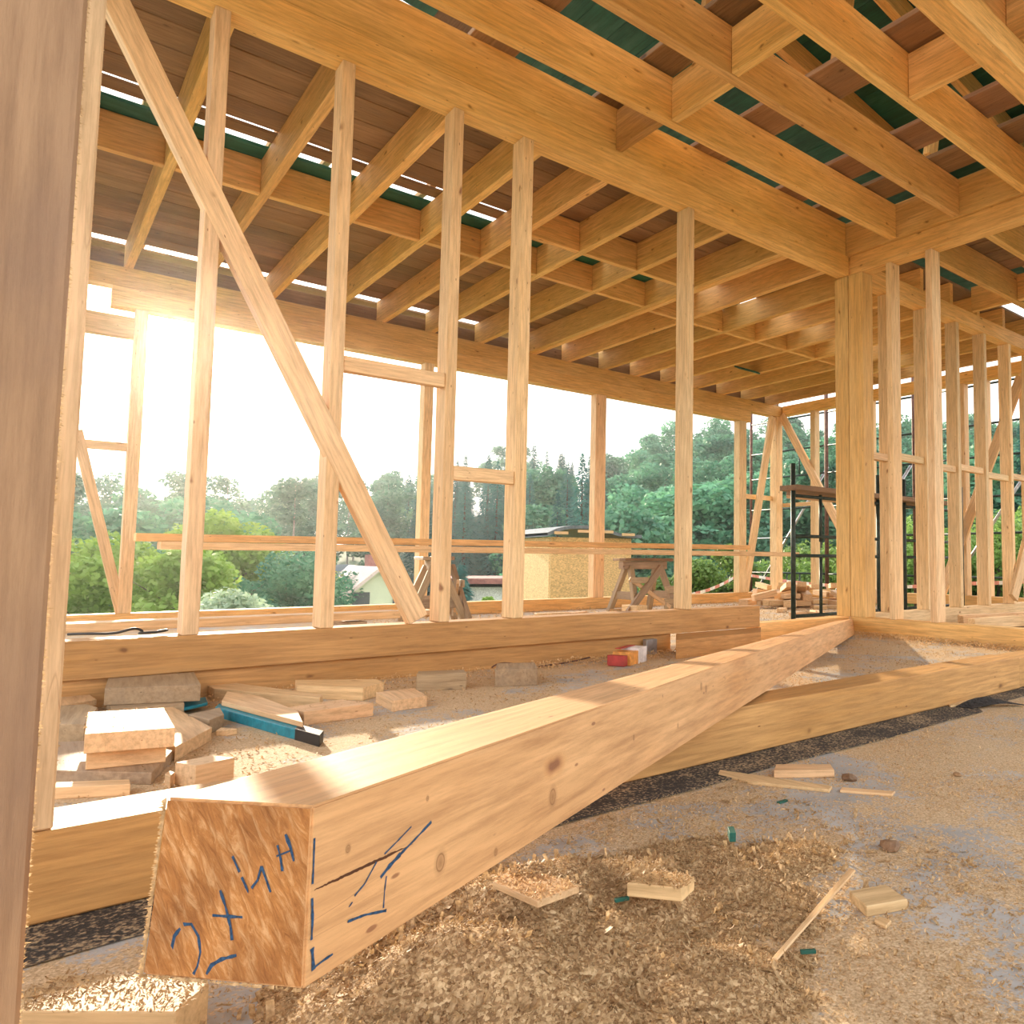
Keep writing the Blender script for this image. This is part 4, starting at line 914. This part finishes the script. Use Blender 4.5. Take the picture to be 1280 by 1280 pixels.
def decid_blobs(h, w, seed, lo=.25):
    r = random.Random(seed); B_ = []
    for i in range(26):
        t = r.random(); z = h * (lo + (.93 - lo) * t); rad = w * .5 * (sin(pi * min(1, (t * .85 + .12))) ** .6)
        a = r.uniform(0, 2 * pi); d_ = rad * r.uniform(.2, .85)
        B_.append((cos(a) * d_, sin(a) * d_, z, w * r.uniform(.13, .24), .8))
    return B_
def make_tree(name, mat, V, F, tV, tF, bark='bark'):
    root = empty(name, (0, 0, 0))
    mesh('crown', V, F, M[mat], root); mesh('trunk', tV, tF, M[bark], root, smooth=True)
    return root
def con_tree(h, w, n, seed):
    r = random.Random(seed); V = []; F = []
    for i in range(n):
        t = r.random() ** .75; z = h * (.98 - .88 * t); rad = w * .5 * (t ** .9) * (.75 + .25 * abs(sin(z * 4.2))) + .08
        a = r.uniform(0, 2 * pi); d_ = rad * r.uniform(.45, 1.05)
        p = Vector((cos(a) * d_, sin(a) * d_, z - d_ * .25)); out = Vector((cos(a), sin(a), -.45)).normalized(); sd = Vector((-sin(a), cos(a), r.uniform(-.3, .3)))
        s = r.uniform(.16, .42) * (.5 + .6 * t); k = len(V)
        V += [p - out * s * .5, p + sd * s * .35, p + out * s, p - sd * s * .35]; F.append((k, k + 1, k + 2, k + 3))
    return V, F
protos = {'conifer': [], 'broadleaf': [], 'thin': []}
def copy_tree(root, loc, rz, sc):
    c = root.copy(); COL.objects.link(c); c.location = loc; c.rotation_euler = (0, 0, rz); c.scale = sc
    for ch in root.children:
        d_ = ch.copy(); COL.objects.link(d_); d_.parent = c
    return c
LABT = {'conifer': ('conifer_tree', 'dark blue-green conifer in the forest beyond the valley', 'conifers of the far forest'),
        'broadleaf': ('broadleaf_tree', 'round-crowned broadleaf tree on the wooded hillside', 'broadleaf trees of the hillside'),
        'thin': ('thin_tree', 'slender loose-crowned tree in the hazy forest edge', 'slender trees of the forest edge')}
for s in range(3):
    V, F = con_tree(15.5, 5.0, 5000, 40 + s); protos['conifer'].append(make_tree('conifer_tree', 'conifer', V, F, *trunk_geo(14, .22, branches=False, seed=s)))
    V, F = leaves(decid_blobs(13, 8.6, 60 + s, .12), 6500, .30, 70 + s); protos['broadleaf'].append(make_tree('broadleaf_tree', 'decid', V, F, *trunk_geo(11, .25, seed=s)))
    V, F = leaves(decid_blobs(15, 5.5, 80 + s, .35), 3600, .22, 90 + s); protos['thin'].append(make_tree('thin_tree', 'pale', V, F, *trunk_geo(14.5, .14, branches=False, seed=s), bark='birch'))
used = set()
rt = random.Random(5)
nt_ = 0
for r, step in ((58, 3.6), (72, 3.0), (88, 2.55), (106, 2.3), (126, 2.0), (148, 1.75)):
    az = 19.5 + rt.random()
    while az < 97:
        a = az + rt.uniform(-.6, .6); rr_ = r + rt.uniform(-6, 6); az += step * (.62 if 54 < az < 70 else 1)
        if (r < 65 and 60 < a < 74.5) or (r < 82 and 69.5 < a < 75): continue
        x, y = pol(a, rr_)
        kind = 'broadleaf' if a < 54.5 else ('conifer' if a < 69 else 'thin')
        if rt.random() < .15: kind = rt.choice(['conifer', 'broadleaf'])
        if a > 78 and rt.random() < .25 and r < 100: kind = 'broadleaf'
        if r > 140 and a > 60: kind = 'thin' if rt.random() < .5 else 'conifer'
        p = rt.choice(protos[kind]); sc_ = rt.uniform(.8, 1.05) * (.85 if kind == 'conifer' and r > 120 else 1)
        loc = (x, y, gz(x, y) - .4); ss = (sc_ * 1.1, sc_ * 1.1, sc_ * rt.uniform(.85, 1.05))
        if p.name not in used: used.add(p.name); t = p; p.location = loc; p.rotation_euler = (0, 0, rt.uniform(0, 6)); p.scale = ss
        else: t = copy_tree(p, loc, rt.uniform(0, 6), ss)
        tag(t, LABT[kind][1], 'tree', LABT[kind][2]); nt_ += 1
for kk in protos:
    for p in protos[kk]:
        if p.name not in used:
            x, y = pol(40, 140); p.location = (x, y, gz(x, y)); tag(p, LABT[kk][1], 'tree', LABT[kk][2])
print('far trees', nt_)
def near_tree(name, az, r, ztop, w, mat, label, seed, n=5000, size=.2, lo=.1, cat='tree', zb=None):
    x, y = pol(az, r); z0 = gz(x, y) if zb is None else zb; h = ztop - z0
    V, F = leaves(decid_blobs(h, w, seed, lo), int(n * 2.2), size * .62, seed + 1)
    t = make_tree(name, mat, V, F, *trunk_geo(h * .9, .04 + h * .015, seed=seed)); t.location = (x, y, z0); tag(t, label, cat); return t
def zt(r, elevdeg): return .56 + r * math.tan(radians(elevdeg))
near_tree('broadleaf_tree', 86.5, 34, zt(34, 2.0), 5.2, 'lime', 'yellow-green round tree at the far left beside the foreground stud', 101, 9000, .2)
near_tree('broadleaf_tree', 82.4, 30, zt(30, .3), 5.0, 'lime', 'yellow-green tree right of the leftmost back wall post', 111, 8000, .2)
near_tree('broadleaf_tree', 79.8, 44, zt(44, 3.5), 6.0, 'lime', 'taller yellow-green tree behind the first stud', 121, 8000, .24)
near_tree('bush', 79.2, 22, zt(22, -2.7), 2.4, 'silver', 'silvery green bush just beyond the back wall sill at left', 131, 4000, .12, cat='bush')
near_tree('broadleaf_tree', 76.2, 40, zt(40, -.2), 6.5, 'decid', 'dark green tree between the first and second studs', 141, 8000, .22)
near_tree('broadleaf_tree', 74.0, 46, zt(46, .6), 5.5, 'decid', 'dark green tree left of the yellow maple', 151, 7000, .22)
near_tree('broadleaf_tree', 78.2, 50, zt(50, .2), 7, 'decid', 'broad dark tree behind the silvery bush', 156, 7000, .25)
near_tree('broadleaf_tree', 84.6, 46, zt(46, 1.0), 7, 'decid', 'dark green tree behind the two yellow-green trees at left', 158, 7000, .25)
near_tree('maple_tree', 73.4, 47, zt(47, -.3), 4.6, 'yellow', 'bright yellow maple left of the pale green house', 161, 3600, .16)
V, F = con_tree(5.2, 2.2, 3500, 77); t = make_tree('conifer_tree', 'conifer', V, F, *trunk_geo(5, .1, branches=False)); x, y = pol(65.0, 31); t.location = (x, y, zt(31, -.2) - 5.2); tag(t, 'dark conifer standing between the two houses', 'tree')
near_tree('broadleaf_tree', 60.0, 44, zt(44, -.4), 5, 'decid', 'green tree behind the low red-roofed building', 166, 5000, .22)
for i, (az, r, el, w, mat, lb_) in enumerate([
    (47.6, 15.5, -.2, 1.6, 'grass', 'young leafy sapling between the fifth stud and the far corner'), (45.0, 17, 1.2, 1.5, 'grass', 'bright green sapling left of the far corner post'),
    (42.5, 18, -1.0, 2.6, 'grass', 'green shrub behind the far corner post'), (39.4, 17, .6, 2.6, 'grass', 'green shrub behind the farthest wall, left of the indoor scaffold'),
    (36.5, 16, .5, 2.6, 'grass', 'green shrub seen through the indoor scaffold'), (33.8, 17, 2.2, 2.8, 'grass', 'green shrub right of the corner column'),
    (31.0, 16, 2.8, 2.6, 'grass', 'green shrub behind the pale studs'), (28.4, 17, 1.5, 2.8, 'grass', 'green shrub behind the far right wall studs'),
    (25.8, 16, 3.0, 2.6, 'grass', 'tall green shrub near the right edge'), (23.2, 17, 3.4, 2.8, 'grass', 'green shrub at the right edge'),
    (50.3, 16, -1.6, 1.6, 'grass', 'low green shrub right of the chipboard hut'), (62.9, 24, -2.4, .9, 'lime', 'small yellow-green shrub in front of the low red-roofed building')]):
    near_tree('shrub', az, r, zt(r, el), w, mat, lb_, 200 + i * 7, 3800, .085, cat='shrub', lo=.05)
# meadow grass tufts
V = []; F = []
for i in range(26000):
    a = R.uniform(21, 56); r = R.uniform(12.6, 30); x, y = pol(a, r); z = gz(x, y); h = R.uniform(.12, .4); t = R.uniform(0, 2 * pi); w = .015
    k = len(V); V += [(x - w * cos(t), y - w * sin(t), z - .02), (x + w * cos(t), y + w * sin(t), z - .02), (x + R.uniform(-.1, .1), y + R.uniform(-.1, .1), z + h)]; F.append((k, k + 1, k + 2))
o = mesh('meadow_grass', V, F, M['grass']); tag(o, 'fresh green grass outside the far right corner', 'grass', kind='stuff')

# ---------------------------------------------------------------- valley haze and sun glow volume
def haze(name, b, dens, g, label, col=(1, .95, .88)):
    x0, x1, y0, y1, z0, z1 = b
    v, f = box_geo(x1 - x0, y1 - y0, z1 - z0)
    m = bpy.data.materials.new(name); m.use_nodes = True; nt = m.node_tree; nt.nodes.clear()
    o_ = nt.nodes.new('ShaderNodeOutputMaterial'); vs_ = nt.nodes.new('ShaderNodeVolumeScatter')
    vs_.inputs['Density'].default_value = dens; vs_.inputs['Anisotropy'].default_value = g; vs_.inputs['Color'].default_value = (*col, 1)
    nt.links.new(vs_.outputs[0], o_.inputs['Volume'])
    o = mesh(name, v, f, m); o.location = ((x0 + x1) / 2, (y0 + y1) / 2, (z0 + z1) / 2); tag(o, label, 'haze', kind='stuff'); return o
haze('sun_glow_volume', (-2.4, 9.1, -1.5, 7.99, .0005, 4.2), .0016, .9, 'scattering volume added inside the timber frame for the glow around the sun')  # added volume: scatters sunlight to give the lens-like veil around the sun
haze('valley_haze', (-60, 190, 16, 185, -9, 60), .0006, .6, 'light haze over the valley and its forest', (.85, .93, 1))

# ---------------------------------------------------------------- light, world, camera
sd = Vector((.114, .965, .236)).normalized()
sun = bpy.data.lights.new('sun', 'SUN'); sun.energy = 7.5; sun.color = (1, .83, .60); sun.angle = radians(.8)
so = bpy.data.objects.new('sun', sun); COL.objects.link(so); so.rotation_euler = sd.to_track_quat('Z', 'Y').to_euler(); so.location = (2, 20, 8)
w = bpy.data.worlds.new('sky'); SC.world = w; w.use_nodes = True; nt = w.node_tree; nt.nodes.clear()
ow = nt.nodes.new('ShaderNodeOutputWorld'); bg = nt.nodes.new('ShaderNodeBackground'); nt.links.new(bg.outputs[0], ow.inputs[0])
tc = nt.nodes.new('ShaderNodeTexCoord'); dp = N(nt, 'ShaderNodeVectorMath', operation='DOT_PRODUCT'); dp.inputs[1].default_value = sd
nt.links.new(tc.outputs['Generated'], dp.inputs[0])
sp = N(nt, 'ShaderNodeSeparateXYZ'); nt.links.new(tc.outputs['Generated'], sp.inputs[0])
base = ramp(nt, [(.0, (1.0, .95, .88)), (.35, (.98, .95, .92)), (1.0, (.80, .86, .95))], sp.outputs[2]).outputs[0]
mxx = N(nt, 'ShaderNodeMath', operation='MAXIMUM', i_1=0.0); nt.links.new(dp.outputs['Value'], mxx.inputs[0])
g1 = N(nt, 'ShaderNodeMath', operation='POWER', i_1=60.0); nt.links.new(mxx.outputs[0], g1.inputs[0])
g2 = N(nt, 'ShaderNodeMath', operation='POWER', i_1=9000.0); nt.links.new(mxx.outputs[0], g2.inputs[0])
s1 = N(nt, 'ShaderNodeMath', operation='MULTIPLY', i_1=1.2); nt.links.new(g1.outputs[0], s1.inputs[0])
s2 = N(nt, 'ShaderNodeMath', operation='MULTIPLY', i_1=60.0); nt.links.new(g2.outputs[0], s2.inputs[0])
ad = N(nt, 'ShaderNodeMath', operation='ADD'); nt.links.new(s1.outputs[0], ad.inputs[0]); nt.links.new(s2.outputs[0], ad.inputs[1])
glow = mix(nt, (0, 0, 0), (1, .85, .62), 1.0); sc_ = N(nt, 'ShaderNodeVectorMath', operation='SCALE'); nt.links.new(glow, sc_.inputs[0]); nt.links.new(ad.outputs[0], sc_.inputs['Scale'])
av = N(nt, 'ShaderNodeVectorMath', operation='ADD'); nt.links.new(base, av.inputs[0]); nt.links.new(sc_.outputs[0], av.inputs[1])
nt.links.new(av.outputs[0], bg.inputs[0]); bg.inputs[1].default_value = 1.9

cam = bpy.data.cameras.new('camera'); co = bpy.data.objects.new('camera', cam); COL.objects.link(co)
yaw, pit, rol = 8.38164362e-01, 7.06169913e-02, 7.04706417e-03
fw = Vector((cos(yaw) * cos(pit), sin(yaw) * cos(pit), sin(pit))); rt_ = Vector((sin(yaw), -cos(yaw), 0)); up = rt_.cross(fw)
r2 = rt_ * cos(rol) + up * sin(rol); u2 = -rt_ * sin(rol) + up * cos(rol)
mw = Matrix((r2, u2, -fw)).transposed().to_4x4(); mw.translation = (0, 0, .56); co.matrix_world = mw
cam.sensor_width = 36; cam.lens = 939.697 / 1280 * 36; cam.shift_x = -22.4757e-1 * 100 / 1280; cam.shift_y = (-6.4356) / 1280
cam.clip_start = .02; cam.clip_end = 600
cam.dof.use_dof = False
SC.camera = co
SC.view_settings.view_transform = 'Standard'; SC.view_settings.look = 'None'; SC.view_settings.gamma = 1; SC.view_settings.exposure = 0.3
SC.view_settings.use_curve_mapping = False
SC.cycles.max_bounces = 6; SC.cycles.diffuse_bounces = 4; SC.cycles.use_adaptive_sampling = True; SC.cycles.adaptive_threshold = .03
